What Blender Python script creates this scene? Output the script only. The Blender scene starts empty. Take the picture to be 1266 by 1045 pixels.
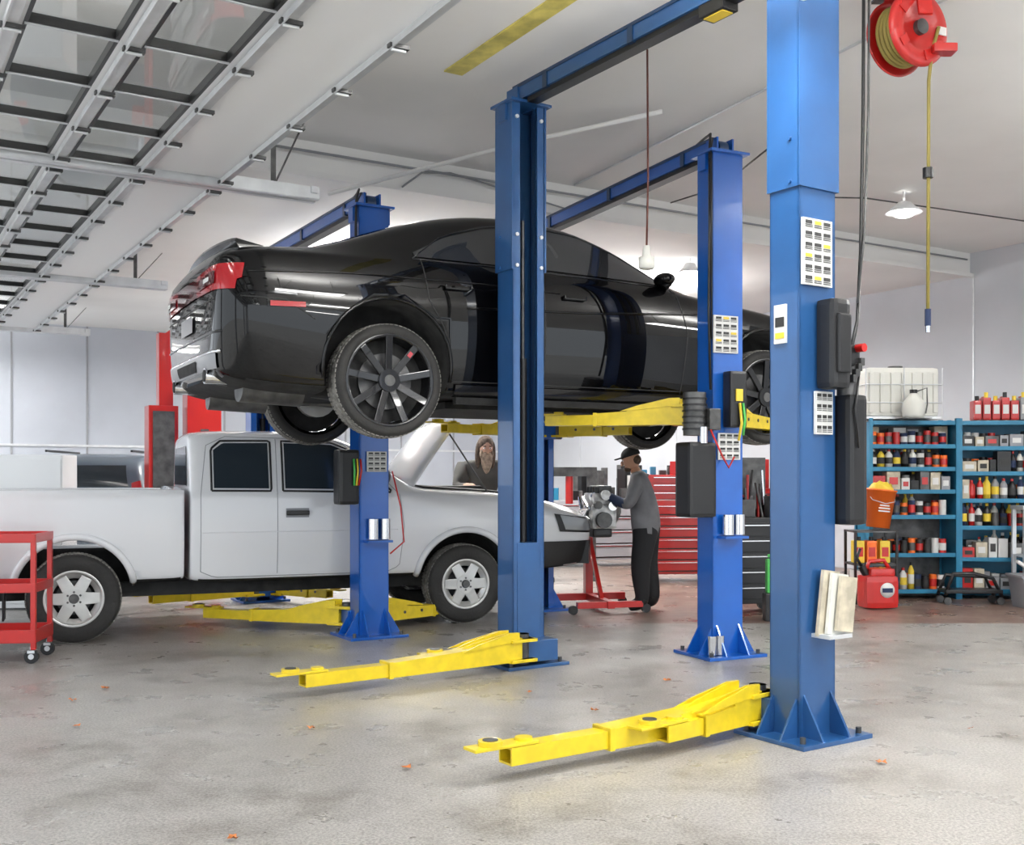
import bpy, bmesh, math, random
from mathutils import Vector, Matrix
from mathutils.bvhtree import BVHTree
random.seed(4)
scene=bpy.context.scene
try:
    scene.view_settings.view_transform='Standard'
    scene.view_settings.look='None'
except Exception: pass
TH=math.atan2(.521,.8535)
def E(u,v,z=0): return Vector((.8535*u-.521*v,.521*u+.8535*v,z))
MB=Matrix.Rotation(TH,4,'Z')
# ---------------- materials
def mat(name,col,rough=.5,metal=0,coat=0,bump=0,bscale=40,var=0,vscale=4,emit=0,spec=None):
    m=bpy.data.materials.new(name); m.use_nodes=True
    nt=m.node_tree; b=nt.nodes['Principled BSDF']
    b.inputs['Base Color'].default_value=(*col,1); b.inputs['Roughness'].default_value=rough
    b.inputs['Metallic'].default_value=metal; b.inputs['Coat Weight'].default_value=coat
    b.inputs['Coat Roughness'].default_value=.02
    if spec is not None: b.inputs['Specular IOR Level'].default_value=spec
    if emit:
        b.inputs['Emission Color'].default_value=(*col,1); b.inputs['Emission Strength'].default_value=emit
    tc=nt.nodes.new('ShaderNodeTexCoord')
    if var:
        n=nt.nodes.new('ShaderNodeTexNoise'); n.inputs['Scale'].default_value=vscale; n.inputs['Detail'].default_value=6
        nt.links.new(tc.outputs['Object'],n.inputs['Vector'])
        r=nt.nodes.new('ShaderNodeValToRGB'); r.color_ramp.elements[0].position=.35; r.color_ramp.elements[1].position=.65
        r.color_ramp.elements[0].color=(*[c*(1-var) for c in col],1); r.color_ramp.elements[1].color=(*[min(1,c*(1+var*.5)) for c in col],1)
        nt.links.new(n.outputs['Fac'],r.inputs['Fac']); nt.links.new(r.outputs['Color'],b.inputs['Base Color'])
    if bump:
        n2=nt.nodes.new('ShaderNodeTexNoise'); n2.inputs['Scale'].default_value=bscale
        nt.links.new(tc.outputs['Object'],n2.inputs['Vector'])
        bp=nt.nodes.new('ShaderNodeBump'); bp.inputs['Strength'].default_value=bump; bp.inputs['Distance'].default_value=.01
        nt.links.new(n2.outputs['Fac'],bp.inputs['Height']); nt.links.new(bp.outputs['Normal'],b.inputs['Normal'])
    return m
M={}
M['black']=mat('black_plastic',(.012,.012,.013),.35)
M['paint']=mat('black_car_paint',(.0015,.0015,.002),.3,0,.9,spec=.05)
M['glass']=mat('tinted_glass',(.03,.032,.036),.03,0,1)
M['tglass']=mat('truck_glass',(.025,.035,.045),.1,0,.5,spec=.3)
M['tyre']=mat('tyre_rubber',(.028,.027,.026),.75,bump=.3,bscale=60,var=.3)
M['tyre2']=mat('dusty_tread_rubber',(.24,.23,.21),.8,bump=.5,bscale=50,var=.5,vscale=14)
M['rimb']=mat('black_alloy',(.018,.018,.02),.22,.4,.5)
M['silver']=mat('silver_alloy',(.62,.62,.60),.35,.6,var=.15)
M['chrome']=mat('chrome',(.75,.76,.78),.15,1)
M['steel']=mat('galvanised_steel',(.70,.72,.74),.4,.4,var=.08,vscale=8)
M['dsteel']=mat('dark_steel',(.12,.12,.12),.45,.6,var=.4,vscale=9)
M['diff']=mat('grey_diffuser',(.26,.26,.27),.35,.3)
M['white']=mat('white_truck_paint',(.80,.81,.83),.22,0,.7)
M['wpanel']=mat('white_door_panel',(.86,.87,.88),.5)
M['wplast']=mat('white_plastic',(.72,.72,.67),.45)
M['blueA']=mat('steel_blue_paint',(.020,.092,.26),.28,.1,.6,var=.08,vscale=5)
M['blueAd']=mat('dark_blue_paint',(.010,.04,.11),.3,.1,.4,var=.12,vscale=6)
M['blueB']=mat('bright_blue_paint',(.004,.10,.45),.28,.1,.6,var=.06,vscale=5)
M['yellow']=mat('yellow_paint',(.82,.61,.015),.36,0,.3,var=.10,vscale=14)
M['red']=mat('red_paint',(.52,.015,.012),.33,0,.4,var=.06)
M['redlens']=mat('red_lens',(.42,.006,.012),.12,0,1,emit=.06)
M['dlens']=mat('dark_red_lens',(.09,.003,.005),.08,0,1)
M['orange']=mat('orange_plastic',(.88,.17,.02),.45)
M['green']=mat('green_plastic',(.08,.5,.1),.45)
M['teal']=mat('teal_blue_shelf',(.02,.20,.35),.4,var=.1)
M['label']=mat('white_label',(.72,.72,.70),.5)
M['ltext']=mat('label_print',(.03,.03,.03),.6)
M['yl']=mat('yellow_label',(.80,.58,.05),.5)
M['dark']=mat('dark_underbody',(.02,.02,.02),.8,var=.5,vscale=9)
M['wood']=mat('worn_wood',(.58,.52,.40),.7,var=.3,vscale=10)
M['skin']=mat('skin',(.50,.28,.19),.55)
M['hair']=mat('brown_hair',(.10,.065,.045),.8,bump=.8,bscale=90,var=.4,vscale=30)
M['beard']=mat('grey_beard',(.30,.22,.16),.85,bump=.8,bscale=90,var=.4,vscale=30)
M['shirt']=mat('grey_shirt',(.17,.17,.18),.85,var=.2,vscale=6)
M['dshirt']=mat('charcoal_shirt',(.08,.077,.07),.85,var=.3)
M['navy']=mat('navy_sleeve',(.02,.035,.09),.8)
M['pants']=mat('black_trousers',(.012,.012,.014),.85)
M['glove']=mat('pale_blue_glove',(.40,.48,.68),.5)
M['lens']=mat('headlamp_lens',(.35,.37,.39),.08,.3,1)
M['leaf']=mat('dry_leaf',(.50,.16,.04),.7,var=.4,vscale=30)
M['hoseY']=mat('yellow_black_hose',(.30,.24,.06),.6)
M['cord']=mat('dark_red_cord',(.13,.04,.03),.6)
M['pipe']=mat('white_conduit',(.75,.75,.75),.5)
M['lamp']=mat('lamp_glow',(1,.98,.93),.5,emit=9)
M['alum']=mat('engine_aluminium',(.5,.5,.49),.4,.6,bump=.6,bscale=30,var=.4,vscale=15)
M['grey']=mat('grey_cabinet',(.30,.31,.33),.5)
# ---------------- mesh accumulator
class Obj:
    def __init__(s,name,X=None):
        s.name=name; s.v=[]; s.f=[]; s.mi=[]; s.sm=[]; s.ms=[]; s.X=X or Matrix.Identity(4)
    def slot(s,m):
        m=M[m] if isinstance(m,str) else m
        if m not in s.ms: s.ms.append(m)
        return s.ms.index(m)
    def add(s,vs,fs,m,smooth=False,X=None):
        T=s.X@X if X is not None else s.X
        o=len(s.v); s.v+= [T@Vector(v) for v in vs]
        k=s.slot(m) if not isinstance(m,list) else None
        kk=[s.slot(q) for q in m] if k is None else None
        for i,f in enumerate(fs):
            s.f.append([o+a for a in f]); s.mi.append(k if kk is None else kk[i]); s.sm.append(smooth)
    def addbm(s,bm,m,smooth=False,X=None):
        bm.verts.index_update()
        s.add([v.co.copy() for v in bm.verts],[[v.index for v in f.verts] for f in bm.faces],m,smooth,X); bm.free()
    def box(s,c,d,m,rz=0,bev=0,X=None,R=None):
        bm=bmesh.new(); bmesh.ops.create_cube(bm,size=1)
        for v in bm.verts: v.co=Vector((v.co.x*d[0],v.co.y*d[1],v.co.z*d[2]))
        if bev: bmesh.ops.bevel(bm,geom=bm.edges[:],offset=bev,segments=2,profile=.7,affect='EDGES')
        T=Matrix.Translation(c)@(R if R is not None else Matrix.Rotation(rz,4,'Z'))
        if X is not None: T=X@T
        s.addbm(bm,m,False,T)
    def beam(s,a,b,w,h,m,w2=None,h2=None,X=None,bev=0):
        a=Vector(a);b=Vector(b);d=(b-a).normalized()
        up=Vector((0,0,1)) if abs(d.z)<.95 else Vector((0,1,0))
        sd=d.cross(up).normalized(); up=sd.cross(d)
        w2=w2 or w;h2=h2 or h
        bm=bmesh.new(); vs=[]
        for p,ww,hh in((a,w,h),(b,w2,h2)):
            for i,j in((-1,-1),(1,-1),(1,1),(-1,1)): vs.append(bm.verts.new(p+sd*i*ww/2+up*j*hh/2))
        for q in((3,2,1,0),(4,5,6,7),(0,1,5,4),(1,2,6,5),(2,3,7,6),(3,0,4,7)): bm.faces.new([vs[i] for i in q])
        if bev: bmesh.ops.bevel(bm,geom=bm.edges[:],offset=bev,segments=2,profile=.7,affect='EDGES')
        s.addbm(bm,m,False,X)
    def cyl(s,a,b,r,m,r2=None,n=20,X=None,cap=True,smooth=True):
        a=Vector(a);b=Vector(b);d=(b-a).normalized()
        up=Vector((0,0,1)) if abs(d.z)<.9 else Vector((1,0,0))
        e1=d.cross(up).normalized();e2=d.cross(e1); r2=r if r2 is None else r2
        vs=[];fs=[]
        for p,rr in((a,r),(b,r2)):
            for i in range(n):
                t=2*math.pi*i/n; vs.append(p+e1*math.cos(t)*rr+e2*math.sin(t)*rr)
        for i in range(n): fs.append([i,(i+1)%n,n+(i+1)%n,n+i])
        s.add(vs,fs,m,smooth,X)
        if cap: s.add(vs,[list(range(n))[::-1],list(range(n,2*n))],m,False,X)
    def tube(s,pts,r,m,n=8,X=None,rs=None):
        pts=[Vector(p) for p in pts];vs=[];fs=[];L=len(pts); e1=None
        for i,p in enumerate(pts):
            d=(pts[min(i+1,L-1)]-pts[max(i-1,0)]).normalized()
            if e1 is None:
                up=Vector((0,0,1)) if abs(d.z)<.9 else Vector((1,0,0)); e1=d.cross(up).normalized()
            else: e1=(e1-d*e1.dot(d)).normalized()
            e2=d.cross(e1); rr=rs[i] if rs else r
            for k in range(n):
                t=2*math.pi*k/n; vs.append(p+e1*math.cos(t)*rr+e2*math.sin(t)*rr)
        for i in range(L-1):
            for k in range(n): fs.append([i*n+k,i*n+(k+1)%n,(i+1)*n+(k+1)%n,(i+1)*n+k])
        fs+= [list(range(n))[::-1],[(L-1)*n+k for k in range(n)]]
        s.add(vs,fs,m,True,X)
    def lathe(s,prof,m,n=40,X=None,closed=False,smooth=True):
        vs=[];fs=[];L=len(prof)
        for r,h in prof:
            for k in range(n):
                t=2*math.pi*k/n; vs.append((r*math.cos(t),r*math.sin(t),h))
        for i in range(L if closed else L-1):
            j=(i+1)%L
            for k in range(n): fs.append([i*n+k,i*n+(k+1)%n,j*n+(k+1)%n,j*n+k])
        s.add(vs,fs,m,smooth,X)
    def prism(s,poly,d0,d1,m,X=None):
        n=len(poly); vs=[(p[0],d0,p[1]) for p in poly]+[(p[0],d1,p[1]) for p in poly]
        fs=[list(range(n)),list(range(n,2*n))[::-1]]+[[i,n+i,n+(i+1)%n,(i+1)%n] for i in range(n)]
        s.add(vs,fs,m,False,X)
    def ell(s,c,r,m,X=None,n=20,R=None,fn=None):
        bm=bmesh.new(); bmesh.ops.create_uvsphere(bm,u_segments=n,v_segments=max(8,n*2//3),radius=1)
        for v in bm.verts:
            if fn: v.co=fn(v.co)
            v.co=Vector((v.co.x*r[0],v.co.y*r[1],v.co.z*r[2]))
        T=Matrix.Translation(c)@(R or Matrix.Identity(4))
        if X is not None: T=X@T
        s.addbm(bm,m,True,T)
    def done(s):
        me=bpy.data.meshes.new(s.name)
        xs=[v.x for v in s.v];ys=[v.y for v in s.v];zs=[v.z for v in s.v]
        o=Vector(((min(xs)+max(xs))/2,(min(ys)+max(ys))/2,min(zs)))
        me.from_pydata([v-o for v in s.v],[],s.f)
        for m in s.ms: me.materials.append(m)
        me.polygons.foreach_set('material_index',s.mi); me.polygons.foreach_set('use_smooth',s.sm)
        me.update(); ob=bpy.data.objects.new(s.name,me); ob.location=o
        scene.collection.objects.link(ob); return ob
def fixnormals(bm): bmesh.ops.recalc_face_normals(bm,faces=bm.faces[:])
def evalmesh(ob):
    dg=bpy.context.evaluated_depsgraph_get(); dg.update()
    return bpy.data.meshes.new_from_object(ob.evaluated_get(dg))
# ---------------- vehicle body loft
def loft(stations,cuts,boxes=(),sub=2,zm=.62):
    P=[]
    for (x,zb,ws,wm,zbelt,wb,zt,wt) in stations:
        h=[(0,zb),(ws*.6,zb),(ws-.03,zb+.01),(ws,zb+.06),(wm,zm if zm>zb+.1 else zb+.12),(wm-.005,(zm+zbelt)/2+.05),(wb+.022,zbelt-.025),(wb-.005,zbelt),
           (wt+.05+(wb-wt)*.12,zt-.07 if zt-zbelt>.15 else zbelt+(zt-zbelt)*.5),(wt,zt-.02),(wt*.6,zt+.005),(0,zt+.015)]
        ring=[(x,-y,z) for y,z in h]+[(x,y,z) for y,z in h[-2:0:-1]]
        P.append(ring)
    n=len(P[0]); vs=[p for r in P for p in r]; fs=[]
    for i in range(len(P)-1):
        for k in range(n): fs.append([i*n+k,i*n+(k+1)%n,(i+1)*n+(k+1)%n,(i+1)*n+k])
    hN=n//2
    for base,fl in((0,0),((len(P)-1)*n,1)):
        for k in range(hN):
            a,b=k,k+1; c,d=(n-k-1)%n,(n-k)%n
            q=[base+a,base+b,base+c,base+d]; q=list(dict.fromkeys(q))
            if len(q)>2: fs.append(q if fl else q[::-1])
    bm=bmesh.new(); bv=[bm.verts.new(v) for v in vs]
    for f in fs:
        try: bm.faces.new([bv[i] for i in f])
        except ValueError: pass
    fixnormals(bm); me=bpy.data.meshes.new('t');bm.to_mesh(me);bm.free()
    ob=bpy.data.objects.new('t',me);scene.collection.objects.link(ob)
    if sub:
        md=ob.modifiers.new('s','SUBSURF');md.levels=sub;md.render_levels=sub
    me2=evalmesh(ob); ob.modifiers.clear(); ob.data=me2
    full=BVHTree.FromPolygons([v.co.copy() for v in me2.vertices],[list(p.vertices) for p in me2.polygons])
    cs=[]
    for (x,z,r,y0,y1) in cuts:
        bm=bmesh.new(); bmesh.ops.create_cone(bm,cap_ends=True,segments=48,radius1=r,radius2=r,depth=y1-y0,matrix=Matrix.Translation((x,(y0+y1)/2,z))@Matrix.Rotation(math.pi/2,4,'X'))
        m=bpy.data.meshes.new('c');bm.to_mesh(m);bm.free();cs.append(m)
    for (c,d) in boxes:
        bm=bmesh.new(); bmesh.ops.create_cube(bm,size=1)
        for v in bm.verts: v.co=Vector((c[0]+v.co.x*d[0],c[1]+v.co.y*d[1],c[2]+v.co.z*d[2]))
        m=bpy.data.meshes.new('c');bm.to_mesh(m);bm.free();cs.append(m)
    obs=[]
    for m in cs:
        co=bpy.data.objects.new('c',m);scene.collection.objects.link(co);obs.append(co)
        md=ob.modifiers.new('b','BOOLEAN');md.operation='DIFFERENCE';md.solver='EXACT';md.object=co
    me3=evalmesh(ob)
    for o in obs+[ob]: bpy.data.objects.remove(o)
    return me3,full
def addloft(o,me,cuts,m,dm,boxes=()):
    vs=[v.co.copy() for v in me.vertices];fs=[];ms=[]
    for p in me.polygons:
        c=p.center;mm=m
        for (x,z,r,y0,y1) in cuts:
            if math.hypot(c.x-x,c.z-z)<r+.002 and y0-.01<c.y<y1+.01 : mm=dm
        if p.normal.z<-.8 and c.z<.6: mm=dm
        fs.append(list(p.vertices));ms.append(mm)
    o.add(vs,fs,ms,True)
def resamp(pl,n):
    L=[0]
    for i in range(1,len(pl)): L.append(L[-1]+math.dist(pl[i],pl[i-1]))
    out=[]
    for k in range(n):
        t=L[-1]*k/(n-1);i=1
        while i<len(pl)-1 and L[i]<t:i+=1
        f=(t-L[i-1])/max(1e-9,L[i]-L[i-1]); out.append(tuple(pl[i-1][j]+(pl[i][j]-pl[i-1][j])*f for j in range(len(pl[0]))))
    return out
def cast(bvh,kind,a,b,side,off):
    if kind=='y': o=Vector((a,side*4,b));d=Vector((0,-side,0))
    elif kind=='x': o=Vector((side*9,a,b));d=Vector((-side,0,0))
    else: o=Vector((a,b,5));d=Vector((0,0,-1))
    h=bvh.ray_cast(o,d)
    if h[0] is None: return None
    nn=h[1]
    if nn.dot(d)>0: nn=-nn
    return h[0]+nn*off
def patch(o,bvh,kind,lo,hi,m,side=-1,n=18,mm=6,off=.006):
    A=resamp(lo,n);B=resamp(hi,n);idx={};vs=[];fs=[]
    for i in range(n):
        for j in range(mm):
            t=j/(mm-1);p=cast(bvh,kind,A[i][0]*(1-t)+B[i][0]*t,A[i][1]*(1-t)+B[i][1]*t,side,off)
            if p is not None: idx[i,j]=len(vs);vs.append(p)
    for i in range(n-1):
        for j in range(mm-1):
            q=[(i,j),(i+1,j),(i+1,j+1),(i,j+1)]
            if all(k in idx for k in q): fs.append([idx[k] for k in q])
    if fs:o.add(vs,fs,m,True)
def pline(o,bvh,kind,pts,r,m,side=-1,n=24):
    ps=[cast(bvh,kind,a,b,side,.0) for a,b in resamp(pts,n)]
    ps=[p for p in ps if p is not None]
    if len(ps)>1:o.tube(ps,r,m,6)
def wheel(o,c,R,w,side,style,rr):
    X=Matrix.Translation(c)@Matrix.Rotation(math.pi/2 if side<0 else -math.pi/2,4,'X')
    h=w/2
    o.lathe([(rr,-h+.01),(rr+.02,-h),(R-.035,-h-.004),(R-.018,-h+.012),(R-.004,-h+.035),(R,-h*.4)],'tyre',64,X)
    o.lathe([(R,-h*.4),(R,h*.4),(R-.004,h-.035)],'tyre2',64,X)
    o.lathe([(R-.004,h-.035),(R-.018,h-.012),(R-.035,h+.004),(rr+.02,h),(rr,h-.01)],'tyre',64,X)
    for k in range(72):
        t=2*math.pi*k/72
        for zz in(-h*.62,-h*.2,h*.2,h*.62):
            o.box((0,0,0),(.012,R*.06,h*.3),'tyre2',X=X@Matrix.Rotation(t+ (.04 if zz>0 else 0),4,'Z')@Matrix.Translation((R-.002-(.006 if abs(zz)>h*.5 else 0),0,zz)))
    rm='rimb' if style=='black' else 'silver'
    o.lathe([(rr+.006,h-.004),(rr-.012,h+.004),(rr-.02,h-.02),(rr-.03,0),(rr-.02,-h)],rm,64,X)
    o.lathe([(rr-.03,-.02),(.0,-.02)],'dark',40,X)
    o.cyl((0,0,-.01),(0,0,.01),rr*.62,'dsteel',X=X,n=36)
    if style=='black':
        N=9
        for k in range(N):
            t=2*math.pi*k/N+.2; T=X@Matrix.Rotation(t,4,'Z')
            o.beam((.04,0,h-.05),(rr-.012,0,h-.012),.05,.03,rm,.05,.02,X=T,bev=.004)
        if side<0 and c[0]<1: o.beam((.22,0,h-.008),(.26,0,h-.004),.03,.01,'redlens',X=X@Matrix.Rotation(.9,4,'Z'))
        o.cyl((0,0,h-.08),(0,0,h-.02),.08,rm,X=X); o.cyl((0,0,h-.02),(0,0,h-.015),.04,'dsteel',X=X)
    else:
        N=6
        o.lathe([(rr-.02,h-.02),(rr-.045,h-.035),(rr-.06,h-.05)],rm,48,X)
        for k in range(N):
            t=2*math.pi*k/N; T=X@Matrix.Rotation(t,4,'Z')
            o.beam((.04,0,h-.03),(rr-.03,0,h-.035),.105,.03,rm,.085,.025,X=T,bev=.006)
            t2=t+math.pi/N
            o.cyl((.055*math.cos(t2),.055*math.sin(t2),h-.03),(.055*math.cos(t2),.055*math.sin(t2),h-.005),.009,'dsteel',X=X,n=8)
        o.cyl((0,0,h-.07),(0,0,h-.012),.085,rm,X=X); o.cyl((0,0,h-.012),(0,0,h+.012),.04,'dsteel',r2=.034,X=X)
# ================= ROOM
def floor_mat():
    m=bpy.data.materials.new('speckled_concrete');m.use_nodes=True;nt=m.node_tree;b=nt.nodes['Principled BSDF'];L=nt.links.new
    g=nt.nodes.new('ShaderNodeNewGeometry')
    def noise(s,d=4,r=.6):
        n=nt.nodes.new('ShaderNodeTexNoise');n.inputs['Scale'].default_value=s;n.inputs['Detail'].default_value=d;n.inputs['Roughness'].default_value=r;L(g.outputs['Position'],n.inputs['Vector']);return n.outputs['Fac']
    def ramp(f,p0,p1,c0,c1):
        r=nt.nodes.new('ShaderNodeValToRGB');e=r.color_ramp.elements;e[0].position=p0;e[1].position=p1;e[0].color=(*c0,1);e[1].color=(*c1,1);L(f,r.inputs['Fac']);return r.outputs['Color']
    def mix(t,f,a,c):
        n=nt.nodes.new('ShaderNodeMixRGB');n.blend_type=t
        if isinstance(f,float):n.inputs[0].default_value=f
        else:L(f,n.inputs[0])
        for i,q in((1,a),(2,c)):
            if isinstance(q,tuple):n.inputs[i].default_value=(*q,1)
            else:L(q,n.inputs[i])
        return n.outputs[0]
    base=ramp(noise(.6,5),.3,.7,(.33,.31,.285),(.42,.405,.385))
    sp=ramp(noise(75,2,.8),.38,.62,(.55,.54,.53),(1.25,1.25,1.24))
    c=mix('MULTIPLY',.8,base,sp)
    st=ramp(noise(1.0,10,.74),.38,.50,(.52,.495,.46),(1,1,1)); c=mix('MULTIPLY',.7,c,st)
    vr=nt.nodes.new('ShaderNodeTexVoronoi');vr.inputs['Scale'].default_value=16;L(g.outputs['Position'],vr.inputs['Vector'])
    sp2=ramp(vr.outputs['Distance'],.03,.08,(.35,.34,.33),(1,1,1)); c=mix('MULTIPLY',.4,c,sp2)
    sx=nt.nodes.new('ShaderNodeSeparateXYZ');L(g.outputs['Position'],sx.inputs[0])
    def gt(o,v,w):
        mr=nt.nodes.new('ShaderNodeMapRange');mr.inputs[1].default_value=v-w;mr.inputs[2].default_value=v+w;L(o,mr.inputs[0]);return mr.outputs[0]
    mu=nt.nodes.new('ShaderNodeMath');mu.operation='MULTIPLY';L(gt(sx.outputs[1],10.0,.04),mu.inputs[0]);L(gt(sx.outputs[0],.9,.6),mu.inputs[1])
    br=mix('MULTIPLY',.5,ramp(noise(3,5),.3,.7,(.16,.10,.08),(.28,.20,.16)),sp)
    c=mix('MIX',mu.outputs[0],c,br)
    L(c,b.inputs['Base Color'])
    rr=ramp(noise(2.5,5),.3,.7,(.22,.22,.22),(.45,.45,.45));L(rr,b.inputs['Roughness'])
    b.inputs['Specular IOR Level'].default_value=.45
    bp=nt.nodes.new('ShaderNodeBump');bp.inputs['Strength'].default_value=.1;bp.inputs['Distance'].default_value=.003;L(noise(80,3),bp.inputs['Height']);L(bp.outputs[0],b.inputs['Normal'])
    return m
M['floor']=floor_mat()
M['ceil']=mat('white_ceiling',(.87,.865,.85),.8,var=.04,vscale=.8)
M['wall']=mat('painted_wall',(.50,.53,.59),.7,var=.06,vscale=1.2)
M['wallr']=mat('light_wall',(.62,.64,.68),.7,var=.05,vscale=1.2)
M['ypaint']=mat('faded_yellow_paint',(.72,.62,.16),.7,var=.35,vscale=5)
M['asph']=mat('outside_concrete',(.55,.54,.52),.9,var=.15,vscale=1)
def gl():
    m=bpy.data.materials.new('door_glass');m.use_nodes=True;nt=m.node_tree;nt.nodes.clear()
    o=nt.nodes.new('ShaderNodeOutputMaterial');t=nt.nodes.new('ShaderNodeBsdfTransparent');t.inputs[0].default_value=(.97,.98,.98,1)
    g=nt.nodes.new('ShaderNodeBsdfGlossy');g.inputs['Roughness'].default_value=.02;g.inputs['Color'].default_value=(.95,.96,.97,1)
    mx=nt.nodes.new('ShaderNodeMixShader');mx.inputs[0].default_value=.15
    nt.links.new(t.outputs[0],mx.inputs[1]);nt.links.new(g.outputs[0],mx.inputs[2]);nt.links.new(mx.outputs[0],o.inputs[0]);return m
M['dglass']=gl()
U0,U1,V0,V1=-1.3,12.6,-5,20.2; VB=9.05; ZN,ZL=4.3,4.0
o=Obj('floor',MB);o.box(((U0+U1)/2,(V0+V1)/2,-.05),(U1-U0+.4,V1-V0+.4,.1),'floor');o.done()
o=Obj('ground_outside',MB);o.box((4,5,-.17),(90,90,.1),'asph');o.done()
o=Obj('ceiling',MB);o.box(((U0+U1)/2,(V0+VB)/2,ZN+.1),(U1-U0,VB-V0,.2),'ceil');o.done()
o=Obj('ceiling',MB);o.box(((U0+U1)/2,(VB+V1)/2,(ZL+ZN+.2)/2),(U1-U0,V1-VB,ZN+.2-ZL),'ceil');o.done()
o=Obj('trim_1',MB);o.box(((U0+U1)/2,VB-.03,ZL-.0),(U1-U0,.06,.05),'ceil');o.done()
o=Obj('wall_right',MB);o.box((U1+.1,(V0+V1)/2,2.2),(.2,V1-V0+.4,4.6),'wallr');
for k in range(8): o.box((U1-.003,V0+2+k*3,2),(.01,.02,4),'steel')
o.done()
o=Obj('wall_back',MB);o.box(((U0+U1)/2,V1+.1,2.2),(U1-U0,.2,4.6),'wall')
for k in range(10): o.box((U0+1.2+k*1.22,V1-.005,2),(.03,.02,4),'grey')
o.box(((U0+U1)/2,V1-.008,1.9),(U1-U0,.02,.04),'steel')
o.done()
o=Obj('wall_left',MB)
tr=[-1.4,3.37,8.14,12.91,17.68]
for i,v in enumerate(tr): o.box((U0-.1,v,2.2),(.2,.34,4.6),'wallr')
o.box((U0-.1,(V0+V1)/2,3.95),(.2,V1-V0,.9),'wallr'); o.box((U0-.1,19,2.2),(.2,2.4,4.6),'wallr');o.box((U0-.1,-4,2.2),(.2,2,4.6),'wallr')
o.done()
o=Obj('yellow_ceiling_stripe',MB);
p=Vector((-.43,7.9)); u=.8535*p.x+.521*p.y;v=-.521*p.x+.8535*p.y
o.box((u,v-1.1,ZN-.004),(.15,2.2,.012),'ypaint');o.done()
ZD=3.6
for k in range(4):
    va,vb=tr[k]+.12,tr[k+1]-.12
    o=Obj('garage_door',MB)
    sec=[2.37-.57*i for i in range(7)]
    o.box(((sec[0]+sec[1])/2,(va+vb)/2,ZD),(.565,vb-va,.045),'wpanel')
    N=6;pw=(vb-va)/N
    for i in range(1,6):
        a,b2=sec[i],sec[i+1]
        for uu in(a-.03,b2+.03): o.box((uu,(va+vb)/2,ZD),(.06,vb-va,.045),'wpanel')
        for uu in(a-.07,b2+.07): o.box((uu,(va+vb)/2,ZD-.002),(.02,vb-va,.05),'black')
        for j in range(N+1):
            vv=va+pw*j; o.box(((a+b2)/2,vv,ZD-.002),(.44,.03,.05),'black')
            o.box(((a+b2)/2,vv,ZD-.03),(.44,.014,.01),'steel')
        o.box(((a+b2)/2,(va+vb)/2,ZD),(.42,vb-va,.006),'dglass')
    for i in range(0,6):
        uu=sec[i]; o.box((uu,(va+vb)/2,ZD-.045),(.07,vb-va,.012),'steel'); o.box((uu-.03,(va+vb)/2,ZD-.058),(.008,vb-va,.035),'steel')
        for j in range(N+1):
            vv=va+pw*j*.985+.03; o.box((uu+.01,vv,ZD-.062),(.11,.04,.02),'dsteel'); o.cyl((uu-.03,vv,ZD-.08),(uu+.05,vv,ZD-.08),.010,'steel',n=8)
    o.done()
for k in range(1,5):
    v=tr[k];o=Obj('door_track',MB)
    for dv in(-.07,.07):
        o.box((.95,v+dv,ZD-.02),(4.4,.012,.09),'steel');o.box((.95,v+dv*.6,ZD-.065),(4.4,.05,.01),'steel');o.box((.95,v+dv*.6,ZD+.025),(4.4,.05,.01),'steel')
    zt=(ZN if v<VB else ZL)-.01
    for u in(.6,2.8):
        o.beam((u,v,ZD),(u,v,zt-.02),.04,.008,'dsteel');o.beam((u,v,ZD),(u+.3,v,zt-.03),.035,.008,'dsteel')
    o.beam((3.1,v-.1,ZD),(3.1,v+.1,ZD),.05,.05,'steel')
    o.done()
def conduit(name,pts,r=.012,m='pipe',X=MB):
    o=Obj(name,X);o.tube(pts,r,m,8);return o.done()
conduit('ceiling_conduit',[(3,VB-.1,ZN-.12),(12.4,VB-.1,ZN-.12)],.012,'grey')
conduit('ceiling_conduit',[(5.5,2,ZN-.02),(6.2,VB-.1,ZN-.02)],.011,'steel')
conduit('ceiling_conduit',[(7.2,3,ZN-.02),(12.4,6.6,ZN-.02)],.009,'dsteel')
conduit('ceiling_conduit',[(7.5,7.4,ZN-.03),(8.2,7.9,ZN-.10),(9,7.7,ZN-.05),(12.4,7.4,ZN-.03)],.008,'dsteel')
conduit('ceiling_conduit',[(6.6,6.2,ZN-.03),(6.9,7.3,ZN-.16),(7.3,7.9,ZN-.1),(7.4,8.9,ZN-.05)],.008,'dsteel')
conduit('ceiling_conduit',[(4.3,VB-.08,ZN-.3),(4.5,VB-.08,ZN-.14),(4.8,VB-.08,ZN-.10),(5.3,VB-.08,ZN-.16),(6.2,VB-.08,ZN-.28)],.009,'grey')
conduit('vent_pipe',[(3.6,9.0,3.85),(4.7,7.6,4.1),(5.4,6.6,4.2)],.02,'pipe')
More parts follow.
